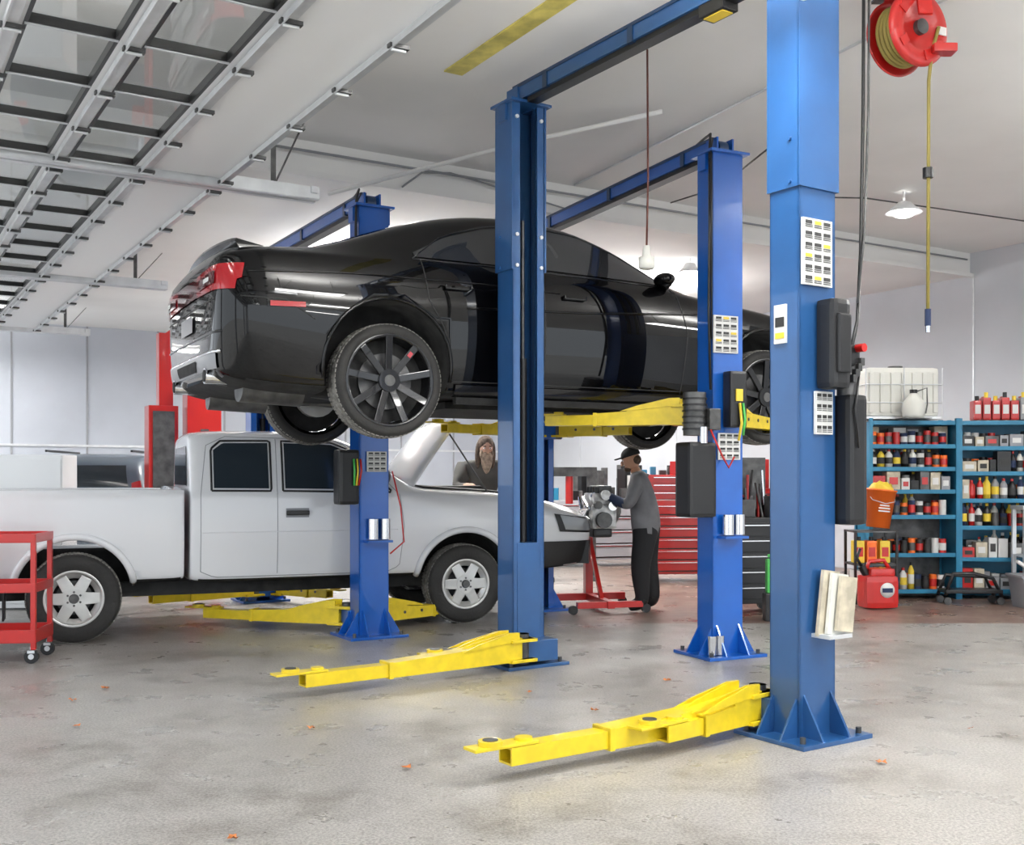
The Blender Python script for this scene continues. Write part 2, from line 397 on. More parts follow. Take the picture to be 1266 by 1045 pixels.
# ================= LIFTS
def wl(P,ang): return Matrix.Translation((P[0],P[1],0))@Matrix.Rotation(ang,4,'Z')
W_,D_=.27,.20
def column(o,X,H,m,md,sleeve=None,cz=.1,cover=0):
    t=.012
    o.box((-D_/2+t/2,0,H/2),(t,W_,H),m,X=X)
    for s in(-1,1):
        o.box((0,s*(W_/2-t/2),H/2),(D_,t,H),m,X=X,bev=.003)
        o.box((D_/2-t/2,s*(W_/2-.03),H/2),(t,.06,H),m,X=X,bev=.003)
        o.box((D_/2-.05,s*(W_/2-.055),H/2),(.03,.012,H),md,X=X)
    if sleeve:
        e=.014;Hs=H-sleeve
        o.box((-D_/2-e/2,0,sleeve+Hs/2),(e,W_+2*e,Hs),m,X=X)
        for s in(-1,1):
            o.box((0,s*(W_/2+e/2),sleeve+Hs/2),(D_+e,e,Hs),m,X=X)
            for zz in(sleeve+.03,sleeve+.25,H-.1):
                o.cyl((-.05,s*(W_/2+e),zz),(-.05,s*(W_/2+e+.012),zz),.012,m,X=X,n=8)
                o.cyl((D_/2,s*(W_/2-.03),zz),(D_/2+.014,s*(W_/2-.03),zz),.014,'steel',X=X,n=8)
    o.cyl((-.02,.03,.3),(-.02,.03,H*.55),.03,'black',X=X,n=12);o.cyl((-.02,.03,H*.55),(-.02,.03,H*.8),.012,'dsteel',X=X,n=10)
    o.box((-.03,-.05,H/2),(.02,.03,H*.95),'dsteel',X=X)
    o.box((.03,0,cz+.42),(.15,W_-.07,.84),m,X=X,bev=.006)
    o.box((D_/2+.05,0,cz+.08),(.16,W_+.06,.15),m,X=X,bev=.008)
    o.box((.0,0,.012),(.48,.52,.024),m,X=X,bev=.004)
    for s in(-1,1):
        for xx in(-.08,.08):
            G=X@Matrix.Translation((xx,s*W_/2,.02))@Matrix.Rotation(s*math.pi/2,4,'Z')
            o.prism([(0,0),(.12,0),(.0,.2)],-.006,.006,m,X=G)
        for xx in(-.19,.19):
            o.cyl((xx,s*.21,.02),(xx,s*.21,.055),.015,'dsteel',X=X,n=8)
    G=X@Matrix.Translation((-D_/2,0,.02))@Matrix.Rotation(math.pi,4,'Z')
    for yy in(-.1,.1): o.prism([(0,0),(.13,0),(0,.22)],yy-.006,yy+.006,m,X=G)
    o.box((0,0,H+.01),(D_+.08,W_+.08,.02),m,X=X,bev=.003)
    for s in(-1,1): o.box((0,s*(W_/2+.02),H-.06),(.1,.03,.12),m,X=X,bev=.004)
    o.cyl((0,-.04,H+.06),(0,.04,H+.06),.06,md,X=X); o.box((0,.07,H+.06),(.14,.015,.14),m,X=X);o.box((0,-.07,H+.06),(.14,.015,.14),m,X=X)
def arm(o,p0,p1,z,m='yellow',pad=True):
    a=Vector((p0[0],p0[1],z));b=Vector((p1[0],p1[1],z));d=(b-a);L=d.length;ang=math.atan2(d.y,d.x)
    X=Matrix.Translation(a)@Matrix.Rotation(ang,4,'Z')
    o.cyl((0,0,-.09),(0,0,.12),.045,'dsteel',X=X)
    for zz in(-.06,.08): o.box((.04,0,zz),(.22,.17,.022),m,X=X,bev=.004)
    o.prism([(.05,-.065),(L*.66,-.065),(L*.66,.03),(L*.35,.05),(.28,.075),(.05,.10)],-.062,.062,m,X=X)
    for y0 in(-.072,.06): o.prism([(.08,.08),(.55,.045),(.42,.085),(.16,.14),(.08,.14)],y0,y0+.012,m,X=X)
    o.box((L*.66-.015,0,-.017),(.03,.136,.108),m,X=X,bev=.004)
    x0,x1=L*.6,L
    for zz in(-.055,.016): o.box(((x0+x1)/2,0,zz),(x1-x0,.10,.01),m,X=X)
    for yy in(-.046,.046): o.box(((x0+x1)/2,yy,-.02),(x1-x0,.01,.075),m,X=X)
    o.box((x1-.1,0,-.02),(.02,.085,.065),'dark',X=X)
    for q in range(3): o.cyl((L*.3+.2*q,-.064,.0),(L*.3+.2*q,-.068,.0),.014,'dsteel',X=X,n=10)
    if pad:
        o.box((L+.02,0,.03),(.34,.10,.014),m,X=X,bev=.003)
        o.cyl((L+.08,0,.037),(L+.08,0,.058),.055,m,X=X);o.cyl((L+.08,0,.058),(L+.08,0,.062),.035,'dsteel',X=X)
        o.cyl((L-.1,0,.037),(L-.1,0,.05),.04,m,X=X)
def stick(o,X,y,z,w,h,rows=4,m='label',acc=True):
    x=-D_/2-.019
    o.box((x+.006,y,z),(.014,w,h),m,X=X)
    for r in range(rows):
        zz=z+h/2-(r+.5)*h/rows
        for q in range(3):
            yy=y+(q-1)*w*.31; col='yl' if acc and (r*3+q)%5==1 else 'ltext'
            o.box((x-.003,yy,zz+h/rows*.15),(.003,w*.22,h/rows*.30),col,X=X)
            for e in(-.12,-.28): o.box((x-.003,yy,zz+h/rows*e),(.003,w*.25,h/rows*.06),'ltext',X=X)
def lift(name,P0,P1,H,m,md,sleeve,arms0,arms1,cz0,cz1,extra=None):
    o=Obj(name);ang=math.atan2(P1[1]-P0[1],P1[0]-P0[0])
    X0=wl(P0,ang);X1=wl(P1,ang+math.pi)
    column(o,X0,H,m,md,sleeve,cz0);column(o,X1,H,m,md,sleeve,cz1)
    L=math.dist(P0,P1)
    o.beam((0,0,H+.08),(L,0,H+.08),.13,.09,m,X=X0);o.beam((.15,0,H+.02),(L-.15,0,H+.02),.09,.04,'black',X=X0)
    o.beam((0,.05,H+.135),(L,.05,H+.135),.05,.02,md,X=X0)
    for xx in(.4,L*.5,L-.4): o.box((xx,0,H+.08),(.05,.15,.11),md,X=X0)
    for P,X,arms,cz in((P0,X0,arms0,cz0),(P1,X1,arms1,cz1)):
        for i,(e,s) in enumerate(arms):
            p=X@Vector((D_/2+.1,s*.12,0)); arm(o,(p.x,p.y),e,cz+.09)
    for X in(X0,X1):
        if not(H>4 and X is X0): o.tube([(-.08,.15,H-.9),(-.09,.16,H-.2),(-.08,.15,H+.05),(-.02,.1,H+.16),(.15,.05,H+.17),(.35,.03,H+.14)],.010,'black',X=X)
        if H<4: o.tube([(-.1,.15,H-1.4),(-.13,.17,H-.4),(-.11,.16,H+.02),(-.02,.08,H+.13),(.2,.0,H+.13)],.007,'black',X=X)
    if extra: extra(o,X0,X1)
    return o.done()
def exA(o,X0,X1):
    x=-D_/2
    o.box((.62,0,4.02),(.2,.12,.08),'black',X=X0,bev=.01);o.box((.62,0,3.985),(.15,.08,.02),'yl',X=X0)
    stick(o,X0,.02,2.50,.22,.34,6);stick(o,X0,-.03,1.68,.13,.22,4,acc=False)
    o.box((.02,W_/2+.006,2.14),(.08,.012,.2),'label',X=X0);o.box((.02,W_/2+.013,2.15),(.06,.003,.05),'ltext',X=X0);o.box((.02,W_/2+.013,2.08),(.06,.003,.03),'yl',X=X0)
    o.box((x-.065,-.045,2.03),(.12,.13,.46),'black',X=X0,bev=.03)
    o.box((x-.13,-.045,2.03),(.03,.09,.3),'black',X=X0,bev=.01)
    o.box((x-.02,-.215,1.44),(.14,.14,.68),'black',X=X0,bev=.03)
    o.cyl((x-.02,-.21,1.76),(x-.02,-.21,2.0),.055,'dsteel',X=X0); o.box((x-.02,-.2,1.98),(.11,.09,.12),'black',X=X0,bev=.02)
    o.cyl((x-.12,-.22,2.02),(x-.07,-.22,2.02),.022,'red',X=X0)
    for q in range(4): o.box((x-.08,-.18-.02*q,1.86+.03*q),(.03,.03,.04),'dsteel',X=X0,bev=.004)
    o.tube([(x-.08,-.23,1.9),(x-.1,-.17,1.7),(x-.1,-.2,1.5)],.006,'black',X=X0)
    for i in range(3):
        o.box((x-.04-.03*i,-.03-.035*i,.70),(.02,.12,.34-.03*i),'wood' if i%2==0 else 'wplast',X=X0,R=Matrix.Rotation(.14,4,'X'))
    o.box((x-.06,-.04,.54),(.12,.17,.02),'steel',X=X0)
    o.box((-.05,0,2.2),(.01,W_-.03,3.6),'blueAd',X=X1)
def exB(o,X0,X1):
    x=-D_/2
    stick(o,X0,.03,2.42,.22,.28,5);stick(o,X0,.0,1.58,.2,.2,4,acc=False)
    o.box((x-.06,-.02,1.93),(.1,.15,.42),'black',X=X0,bev=.02);o.box((x-.115,-.02,1.96),(.01,.06,.09),'yl',X=X0)
    o.tube([(x-.12,-.02,1.9),(x-.13,-.03,1.75),(x-.12,-.01,1.62)],.01,'yl',X=X0);o.tube([(x-.12,-.05,1.9),(x-.13,-.06,1.78),(x-.12,-.05,1.66)],.01,'green',X=X0)
    o.box((x+.05,W_/2+.12,1.33),(.2,.24,.56),'black',X=X0,bev=.03)
    o.cyl((x+.05,W_/2+.13,1.66),(x+.05,W_/2+.13,1.98),.085,'dsteel',X=X0)
    for k in range(6): o.cyl((x+.05,W_/2+.13,1.70+.045*k),(x+.05,W_/2+.13,1.715+.045*k),.092,'black',X=X0)
    o.box((x+.02,W_/2+.02,1.78),(.16,.1,.16),'dsteel',X=X0,bev=.01);o.cyl((x-.05,W_/2+.12,1.6),(x-.05,W_/2+.12,1.72),.03,'chrome',X=X0)
    o.tube([(x-.06,.2,1.7),(x-.1,.12,1.5),(x-.08,.05,1.42),(x-.08,0,1.5)],.007,'red',X=X0)
    for y in(-.06,.04): o.cyl((x-.06,y,.92),(x-.06,y,1.07),.042,'chrome',X=X0)
    o.box((x-.05,-.01,.90),(.11,.21,.02),'blueB',X=X0)
    for y in(.10,.17): o.cyl((x-.04,y,.03),(x-.04,y,.17),.032,'chrome',X=X0)
    o.tube([(x,.16,3.7),(x-.02,.18,3.2),(x+.02,.16,2.6),(x-.02,.17,2.0)],.01,'black',X=X0)
def exC(o,X0,X1):
    x=-D_/2
    stick(o,X0,-.02,1.48,.18,.17,4,acc=False)
    o.box((x+.03,W_/2+.10,1.35),(.15,.18,.46),'black',X=X0,bev=.03)
    for k,c in enumerate(('green','yl','red')): o.tube([(x-.05,.2-.03*k,1.5),(x-.07,.2-.03*k,1.4),(x-.06,.2-.02*k,1.28)],.009,c,X=X0)
    for y in(-.08,.03): o.cyl((x-.06,y,.83),(x-.06,y,1.0),.042,'chrome',X=X0)
    o.box((x-.05,-.02,.81),(.11,.22,.02),'blueB',X=X0)
    o.tube([(x-.02,-.16,1.4),(x-.06,-.22,1.1),(x-.04,-.26,.8),(x-.02,-.14,.7)],.007,'red',X=X0)
lift('two_post_lift',(1.516,5.66),(.065,7.86),4.02,'blueA','blueAd',2.83,[((-.03,4.83),1),((.72,5.25),1)],[((-1.28,6.62),-1),((-.45,7.35),-1)],.04,.04,exA)
lift('two_post_lift',(1.58,8.24),(.26,11.05),3.78,'blueB','blueAd',None,[((.28,8.72),1),((2.5,9.75),-1)],[((-.62,9.95),-1),((1.15,10.55),1)],1.73,1.73,exB)
lift('two_post_lift',(-1.215,9.22),(-2.75,11.85),3.62,'blueB','blueAd',None,[((-2.75,9.75),1),((-.5,10.2),-1)],[((-3.6,10.8),-1),((-1.9,11.3),1)],.06,.06,exC)
# ================= CAR
def car():
    yaw=math.atan2(1.61,3.05);X=Matrix.Translation((-.857,7.66,1.63))@Matrix.Rotation(yaw,4,'Z')@Matrix.Translation((0,1.0,0))
    o=Obj('black_sedan_car',X)
    st=[(-1.20,.52,.58,.72,1.10,.66,1.15,.56),(-1.185,.44,.74,.85,1.19,.81,1.235,.70),(-1.10,.37,.86,.96,1.24,.90,1.305,.74),(-.9,.33,.91,.995,1.26,.93,1.335,.76),
    (-.6,.31,.94,1.01,1.27,.935,1.355,.75),(-.35,.31,.95,1.01,1.275,.935,1.40,.72),(.1,.31,.95,1.0,1.275,.93,1.59,.66),(.6,.31,.95,1.0,1.27,.93,1.74,.62),
    (1.1,.31,.95,1.0,1.26,.94,1.785,.62),(1.6,.31,.95,1.0,1.25,.94,1.755,.63),(2.05,.31,.95,1.0,1.24,.94,1.62,.66),(2.5,.31,.95,1.0,1.225,.93,1.37,.74),
    (2.72,.31,.95,1.0,1.20,.93,1.27,.77),(3.1,.31,.95,1.01,1.17,.93,1.235,.76),(3.6,.31,.94,1.01,1.12,.92,1.18,.74),(4.0,.33,.88,.97,1.05,.87,1.11,.68),
    (4.25,.36,.75,.86,.97,.76,1.0,.58),(4.36,.45,.6,.7,.82,.6,.86,.45)]
    cuts=[(0,.50,.475,-1.3,-.62),(0,.50,.475,.62,1.3),(3.45,.50,.475,-1.3,-.62),(3.45,.50,.475,.62,1.3)]
    me,b=loft(st,cuts,zm=.72);addloft(o,me,cuts,'paint','dark')
    for s in(-1,1):
        patch(o,b,'y',[(.22,1.315),(1.22,1.31)],[(.22,1.35),(.5,1.50),(.85,1.61),(1.22,1.665)],'glass',s)
        patch(o,b,'y',[(1.30,1.31),(2.42,1.29)],[(1.30,1.665),(1.7,1.635),(2.05,1.51),(2.42,1.31)],'glass',s)
        pline(o,b,'y',[(.2,1.30),(2.46,1.275)],.008,'rimb',s)
        pline(o,b,'y',[(.2,1.30),(.48,1.51),(.85,1.635),(1.26,1.69),(1.7,1.655),(2.06,1.53),(2.47,1.28)],.009,'rimb',s)
        for L in([(.5,.50),(.42,.8),(.30,1.0),(.26,1.3)],[(1.26,.38),(1.26,1.3)],[(2.55,.4),(2.6,.9),(2.5,1.26)],[(.5,.42),(2.55,.42)]):
            pline(o,b,'y',L,.005,'ltext',s)
        pline(o,b,'y',[(.6,.96),(1.6,.99),(2.7,1.06)],.010,'paint',s)
        pline(o,b,'y',[(-1.0,1.10),(-.3,1.14),(.5,1.15),(1.4,1.13)],.008,'paint',s)
        pline(o,b,'y',[(-1.05,.93),(-.75,.92),(-.55,.80)],.005,'ltext',s)
        for hx in(.42,1.42):
            p=cast(b,'y',hx+.1,1.10,s,.02);o.box(p,(.2,.03,.035),'paint',bev=.01)
        patch(o,b,'y',[(-.86,.87),(-.62,.875)],[(-.86,.905),(-.62,.91)],'redlens',s,off=.012)
        patch(o,b,'y',[(.52,.33),(2.9,.33)],[(.52,.40),(2.9,.40)],'rimb',s,off=.02,n=30)
        for xc in(0,3.45):
            ps=[]
            for k in range(25):
                t=math.pi*(-.06+1.12*k/24);p=cast(b,'y',xc+.485*math.cos(t),.50+.485*math.sin(t),s,.0)
                if p:ps.append(p)
            o.tube(ps,.014,'paint',8)
        o.ell((2.36,s*1.0,1.315),(.075,.11,.055),'paint');o.beam((2.42,s*.84,1.27),(2.38,s*1.0,1.30),.10,.05,'paint')
        patch(o,b,'y',[(-1.17,1.0),(-1.04,1.05)],[(-1.13,1.14),(-1.02,1.15)],'redlens',s,off=.010)
        o.cyl((-1.20,s*.55,.42),(-.98,s*.55,.42),.055,'chrome');o.cyl((-1.205,s*.55,.42),(-1.19,s*.55,.42),.042,'dark')
        patch(o,b,'x',[(s*.3,.72),(s*.7,.72)],[(s*.3,.76),(s*.68,.80)],'lens',1)
        patch(o,b,'y',[(4.0,.85),(4.25,.82)],[(4.0,.97),(4.22,.93)],'lens',s)
        patch(o,b,'x',[(s*.34,.985),(s*.94,.975)],[(s*.34,1.13),(s*.94,1.15)],'redlens',-1,n=26,off=.010)
        patch(o,b,'x',[(s*.40,1.02),(s*.82,1.02)],[(s*.40,1.09),(s*.82,1.105)],'dlens',-1,n=20,off=.018)
        patch(o,b,'x',[(s*.60,1.045),(s*.74,1.045)],[(s*.60,1.075),(s*.74,1.075)],'label',-1,off=.024)
    patch(o,b,'x',[(-.34,.99),(.34,.99)],[(-.34,1.13),(.34,1.13)],'dlens',-1,n=20,off=.010)
    patch(o,b,'x',[(-.2,.76),(.2,.76)],[(-.2,.88),(.2,.88)],'diff',-1,off=.012)
    patch(o,b,'x',[(-.76,.46),(.76,.46)],[(-.78,.56),(.78,.56)],'diff',-1,off=.012,n=24)
    pline(o,b,'x',[(-.82,.57),(.82,.57)],.014,'chrome',-1)
    patch(o,b,'x',[(-.30,.47),(.30,.47)],[(-.34,.54),(.34,.54)],'dark',-1,off=.018,n=24)
    pline(o,b,'x',[(-.86,.70),(.86,.70)],.010,'rimb',-1)
    pline(o,b,'x',[(-.80,.92),(.80,.92)],.005,'ltext',-1)
    patch(o,b,'z',[(-.42,-.60),(-.46,0),(-.42,.60)],[(.42,-.52),(.5,0),(.42,.52)],'glass',n=20)
    patch(o,b,'z',[(2.60,-.70),(2.74,0),(2.60,.70)],[(1.90,-.56),(1.84,0),(1.90,.56)],'glass',n=20)
    sp=[]
    for k in range(-10,11):
        y=.80*k/10;xx=-1.04+.06*abs(k/10)**2;p=cast(b,'z',xx,y,1,0)
        if p: sp.append((xx,y,p.z))
    for a_,b_ in zip(sp,sp[1:]):
        pa=[(a_[0]+.13,a_[1],a_[2]+.018),(a_[0]-.06,a_[1],a_[2]+.055),(a_[0]-.07,a_[1],a_[2]+.035),(a_[0]-.02,a_[1],a_[2]-.03)]
        pb=[(b_[0]+.13,b_[1],b_[2]+.018),(b_[0]-.06,b_[1],b_[2]+.055),(b_[0]-.07,b_[1],b_[2]+.035),(b_[0]-.02,b_[1],b_[2]-.03)]
        o.add(pa+pb,[[0,1,5,4],[1,2,6,5],[2,3,7,6],[0,3,2,1],[4,5,6,7]],'paint')
    for xc in(0,3.45):
        for s in(-1,1): wheel(o,(xc,s*.875,.405),.405,.25,s,'black',.325)
        o.cyl((xc,-.8,.42),(xc,.8,.42),.03,'dsteel');
        for s in(-1,1):
            o.beam((xc-.3,s*.4,.42),(xc,s*.76,.36),.08,.04,'dsteel');o.cyl((xc+.08,s*.62,.40),(xc+.06,s*.6,.75),.05,'dsteel')
            o.cyl((xc,s*.70,.405),(xc,s*.76,.405),.18,'silver')
    for s in(-1,1):
        o.tube([(-1.1,s*.5,.40),(-.6,s*.45,.36),(-.2,s*.3,.33),(.4,s*.2,.28),(2.6,s*.15,.28)],.035,'dsteel',10)
        o.cyl((-.95,s*.5,.36),(-.5,s*.48,.34),.11,'dsteel')
    o.box((1.7,0,.27),(2.2,1.2,.05),'dark');o.box((3.3,0,.3),(.9,1,.12),'dark')
    o.beam((.55,-.88,.285),(2.8,-.88,.285),.06,.05,'dark');o.beam((.55,.88,.285),(2.8,.88,.285),.06,.05,'dark')
    return o.done()
car()
# ================= TRUCK
def truck():
    yaw=math.atan2(1.24,3.11);X=Matrix.Translation((-3.54,8.76,0))@Matrix.Rotation(yaw,4,'Z')@Matrix.Translation((0,.90,0))
    o=Obj('white_pickup_truck',X)
    F=[(.90,.48,.86,.89,1.22,.86,1.68,.66),(.905,.46,.87,.90,1.23,.87,1.72,.69),(.97,.44,.88,.915,1.24,.88,1.75,.71),(1.3,.44,.89,.92,1.24,.885,1.765,.71),(1.8,.44,.89,.92,1.235,.885,1.765,.71),
    (2.15,.44,.89,.92,1.23,.885,1.74,.70),(2.38,.44,.89,.92,1.23,.885,1.66,.70),(2.62,.44,.89,.92,1.225,.88,1.46,.72),(2.86,.44,.89,.92,1.22,.88,1.285,.76),(2.95,.44,.89,.92,1.215,.87,1.26,.76),(3.3,.44,.90,.93,1.20,.86,1.24,.74),
    (3.8,.44,.90,.93,1.17,.85,1.215,.72),(4.25,.46,.87,.92,1.10,.83,1.15,.70),(4.52,.48,.82,.88,1.03,.78,1.07,.62),(4.70,.50,.72,.78,.95,.68,.98,.5),(4.74,.54,.6,.66,.9,.58,.92,.42)]
    r=.455
    cuts=[(3.35,.40,r,-1.2,-.5),(3.35,.40,r,.5,1.2)]
    me,b=loft(F,cuts,zm=.85);addloft(o,me,cuts,'white','dark')
    Bd=[(-1.22,.50,.86,.90,1.235,.88,1.25,.80),(-1.215,.48,.87,.91,1.24,.89,1.255,.81),(-1.1,.46,.88,.925,1.24,.895,1.26,.82),(-.4,.46,.88,.93,1.24,.895,1.26,.82),(.3,.46,.88,.93,1.24,.895,1.26,.82),(.78,.46,.88,.92,1.24,.89,1.26,.82),(.86,.47,.87,.91,1.235,.89,1.255,.81),(.865,.5,.86,.9,1.23,.88,1.25,.8)]
    cuts2=[(0,.40,r,-1.2,-.5),(0,.40,r,.5,1.2)];bx=[((-.18,0,1.2),(1.9,1.5,.9))]
    me,b2=loft(Bd,cuts2,bx,zm=.85);addloft(o,me,cuts2,'white','dark')
    for s in(-1,1):
        patch(o,b,'y',[(1.10,1.255),(1.56,1.25)],[(1.10,1.58),(1.18,1.64),(1.56,1.645)],'tglass',s)
        patch(o,b,'y',[(1.70,1.25),(2.62,1.235)],[(1.70,1.645),(2.12,1.635),(2.3,1.56),(2.62,1.30)],'tglass',s)
        for L in([(1.08,1.235),(1.58,1.23),(1.58,1.665),(1.16,1.66),(1.08,1.59),(1.08,1.235)],[(1.68,1.23),(2.66,1.215),(2.32,1.58),(2.13,1.655),(1.68,1.665),(1.68,1.23)]): pline(o,b,'y',L,.010,'black',s,60)
        for L in([(.99,.55),(.99,1.2),(1.04,1.62),(1.2,1.70),(2.15,1.68),(2.42,1.53),(2.70,1.22)],[(1.63,.52),(1.63,1.68)],[(2.72,1.2),(2.76,.9),(2.72,.55),(2.6,.50),(1.1,.50),(.99,.55)]): pline(o,b,'y',L,.0035,'grey',s,50)
        pline(o,b,'y',[(1.0,.88),(2.7,.88)],.004,'white',s,40)
        p=cast(b,'y',1.8,1.04,s,.02);o.box(p,(.2,.035,.04),'black',bev=.01);patch(o,b,'y',[(1.7,1.0),(1.9,1.0)],[(1.7,1.08),(1.9,1.08)],'grey',s)
        for (bb,xc) in((b,3.35),(b2,0)):
            ps=[]
            for k in range(33):
                t=math.pi*(-.02+1.04*k/32);q=cast(bb,'y',xc+(r+.012)*math.cos(t),.40+(r+.012)*math.sin(t),s,.006)
                if q:ps.append(q)
            o.tube(ps,.03,'white',10)
        o.ell((2.52,s*1.05,1.36),(.07,.12,.10),'black');o.beam((2.55,s*.86,1.29),(2.52,s*.98,1.32),.07,.05,'black')
        patch(o,b,'y',[(4.30,.83),(4.68,.81)],[(4.24,1.00),(4.66,.95)],'black',s,off=.008)
        patch(o,b,'y',[(4.36,.85),(4.66,.83)],[(4.30,.985),(4.63,.94)],'lens',s,off=.014)
        patch(o,b,'x',[(s*.42,.82),(s*.72,.84)],[(s*.42,.95),(s*.72,.95)],'lens',1,off=.01)
        patch(o,b,'y',[(4.05,.5),(4.68,.54)],[(4.05,.74),(4.68,.74)],'black',s,off=.02)
        patch(o,b2,'x',[(s*.72,.85),(s*.86,.85)],[(s*.72,1.15),(s*.86,1.15)],'redlens',-1,off=.01)
        wheel(o,(0,s*.79,.365),.365,.25,s,'steel',.225);wheel(o,(3.35,s*.79,.365),.365,.25,s,'steel',.225)
        o.box((1.75,s*.6,.40),(4.9,.08,.12),'dark')
        o.box((-.52,s*.80,.36),(.015,.24,.3),'black')
    patch(o,b,'z',[(2.80,-.68),(2.92,0),(2.80,.68)],[(2.42,-.60),(2.36,0),(2.42,.60)],'tglass',n=20)
    patch(o,b,'x',[(-.62,1.28),(.62,1.28)],[(-.56,1.62),(.56,1.62)],'tglass',-1,n=16)
    patch(o,b,'x',[(-.4,.75),(.4,.75)],[(-.4,.90),(.4,.90)],'black',1,n=16,off=.01)
    o.box((-1.32,0,.55),(.2,1.75,.18),'chrome',bev=.03)
    o.beam((4.59,-.8,.62),(4.80,-.4,.62),.12,.22,'black');o.beam((4.80,-.42,.62),(4.80,.42,.62),.12,.22,'black');o.beam((4.80,.4,.62),(4.59,.8,.62),.12,.22,'black')
    o.cyl((0,-.7,.365),(0,.7,.365),.05,'dsteel');o.ell((0,.1,.365),(.16,.16,.15),'dsteel');o.cyl((3.35,-.7,.38),(3.35,.7,.38),.04,'dsteel')
    o.box((1.6,.1,.45),(1.2,.6,.18),'dark',bev=.03);o.tube([(2.8,.3,.4),(.6,.35,.38),(.0,.5,.55),(-1.1,.55,.42)],.03,'dsteel')
    patch(o,b,'z',[(3.02,-.62),(3.02,.62)],[(4.15,-.56),(4.15,.56)],'dark',n=16,off=.012)
    bm=bmesh.new();bmesh.ops.create_grid(bm,x_segments=10,y_segments=10,size=.5)
    for v in bm.verts:
        x=v.co.x+.5;y=v.co.y
        v.co=Vector((x*.74,y*1.35*(1-.12*x),.05*(1-(2*y)**2)-.04*x*x))
    bmesh.ops.solidify(bm,geom=bm.faces[:],thickness=.03)
    o.addbm(bm,'white',True,Matrix.Translation((2.90,0,1.28))@Matrix.Rotation(-math.radians(56),4,'Y'))
    o.tube([(3.7,-.55,1.2),(3.3,-.5,1.80)],.008,'dsteel')
    o.box((3.5,0,1.24),(.5,.5,.05),'black',bev=.02)
    return o.done()
truck()
# ================= background vehicle
def bgcar(name,loc,yaw,m,H=1.0):
    X=Matrix.Translation(loc)@Matrix.Rotation(yaw,4,'Z');o=Obj(name,X)
    st=[(-.95,.5,.7,.8,1.0,.78,1.05,.66),(-.93,.42,.82,.88,1.08,.82,1.3,.7),(-.8,.38,.86,.92,1.1,.86,1.56,.66),(-.3,.36,.88,.93,1.1,.87,1.66,.66),(.8,.36,.88,.93,1.1,.87,1.68,.66),(1.4,.36,.88,.93,1.1,.87,1.56,.66),(1.95,.36,.88,.93,1.08,.87,1.16,.72),(2.7,.36,.88,.93,1.03,.85,1.09,.7),(3.3,.4,.8,.88,.92,.78,.98,.62),(3.42,.5,.6,.7,.8,.6,.84,.5)]
    st=[tuple(q*H if i in(4,6) else q for i,q in enumerate(s)) for s in st]
    cuts=[(0,.38,.40,-1.2,-.6),(0,.38,.40,.6,1.2),(2.65,.38,.40,-1.2,-.6),(2.65,.38,.40,.6,1.2)]
    me,b=loft(st,cuts,zm=.7);addloft(o,me,cuts,m,'dark')
    for s in(-1,1):
        patch(o,b,'y',[(-.6,1.16*H),(.5,1.16*H)],[(-.5,1.46*H),(.5,1.54*H)],'tglass',s);patch(o,b,'y',[(.6,1.16*H),(1.7,1.14*H)],[(.6,1.54*H),(1.3,1.44*H),(1.7,1.17*H)],'tglass',s)
        patch(o,b,'x',[(s*.66,1.0),(s*.82,1.0)],[(s*.64,1.27),(s*.74,1.30)],'redlens',-1,off=.014)
        patch(o,b,'x',[(s*.4,.65),(s*.62,.65)],[(s*.4,.76),(s*.6,.78)],'lens',1,off=.01)
        o.beam((-.5,s*.55,1.70*H),(1.1,s*.55,1.70*H),.03,.03,'black')
        for xc in(0,2.65): wheel(o,(xc,s*.8,.33),.33,.2,s,'steel',.21)
    patch(o,b,'x',[(-.60,1.22*H),(.60,1.22*H)],[(-.54,1.50*H),(.54,1.50*H)],'tglass',-1,n=16)
    patch(o,b,'z',[(1.92,-.66),(1.98,0),(1.92,.66)],[(1.42,-.56),(1.38,0),(1.42,.56)],'tglass',n=16)
    return o.done()
M['suvp']=mat('slate_suv_paint',(.10,.14,.19),.35,0,.5)
bgcar('grey_suv',(-5.72,15.0,0),math.radians(97),'suvp',1.0)
o=Obj('red_vehicle_lift')
R=Matrix.Translation((-4.40,13.6,0))@Matrix.Rotation(.5,4,'Z')
o.box((0,0,1.12),(.36,.3,2.24),'red',X=R,bev=.01);o.box((.0,-.155,1.1),(.26,.02,2.14),'dsteel',X=R);o.box((0,0,.015),(.6,.6,.03),'red',X=R)
o.beam((.04,0,2.24),(.04,0,3.15),.17,.19,'red',X=R);o.beam((.04,0,3.05),(.40,0,3.38),.15,.16,'red',.08,.1,X=R);o.beam((.38,0,3.36),(2.1,0,3.36),.08,.08,'red',X=R)
R2=Matrix.Translation((-3.92,13.7,0))@Matrix.Rotation(.5,4,'Z')
o.box((0,0,1.25),(.42,.3,2.50),'red',X=R2,bev=.01);o.box((0,0,.015),(.6,.6,.03),'red',X=R2);o.box((.0,-.155,1.0),(.1,.02,1.9),'dsteel',X=R2);o.done()
o=Obj('white_storage_cabinet',Matrix.Translation((-5.5,11.2,0))@Matrix.Rotation(.1,4,'Z'))
o.box((0,0,.80),(1.8,.5,1.56),'wpanel',bev=.01);o.box((0,0,.01),(1.7,.45,.04),'dsteel')
for s in(-1,1): o.box((s*.45,-.255,.8),(.87,.012,1.46),'wpanel',bev=.003);o.box((s*.04,-.27,.9),(.015,.02,.14),'chrome')
o.done()
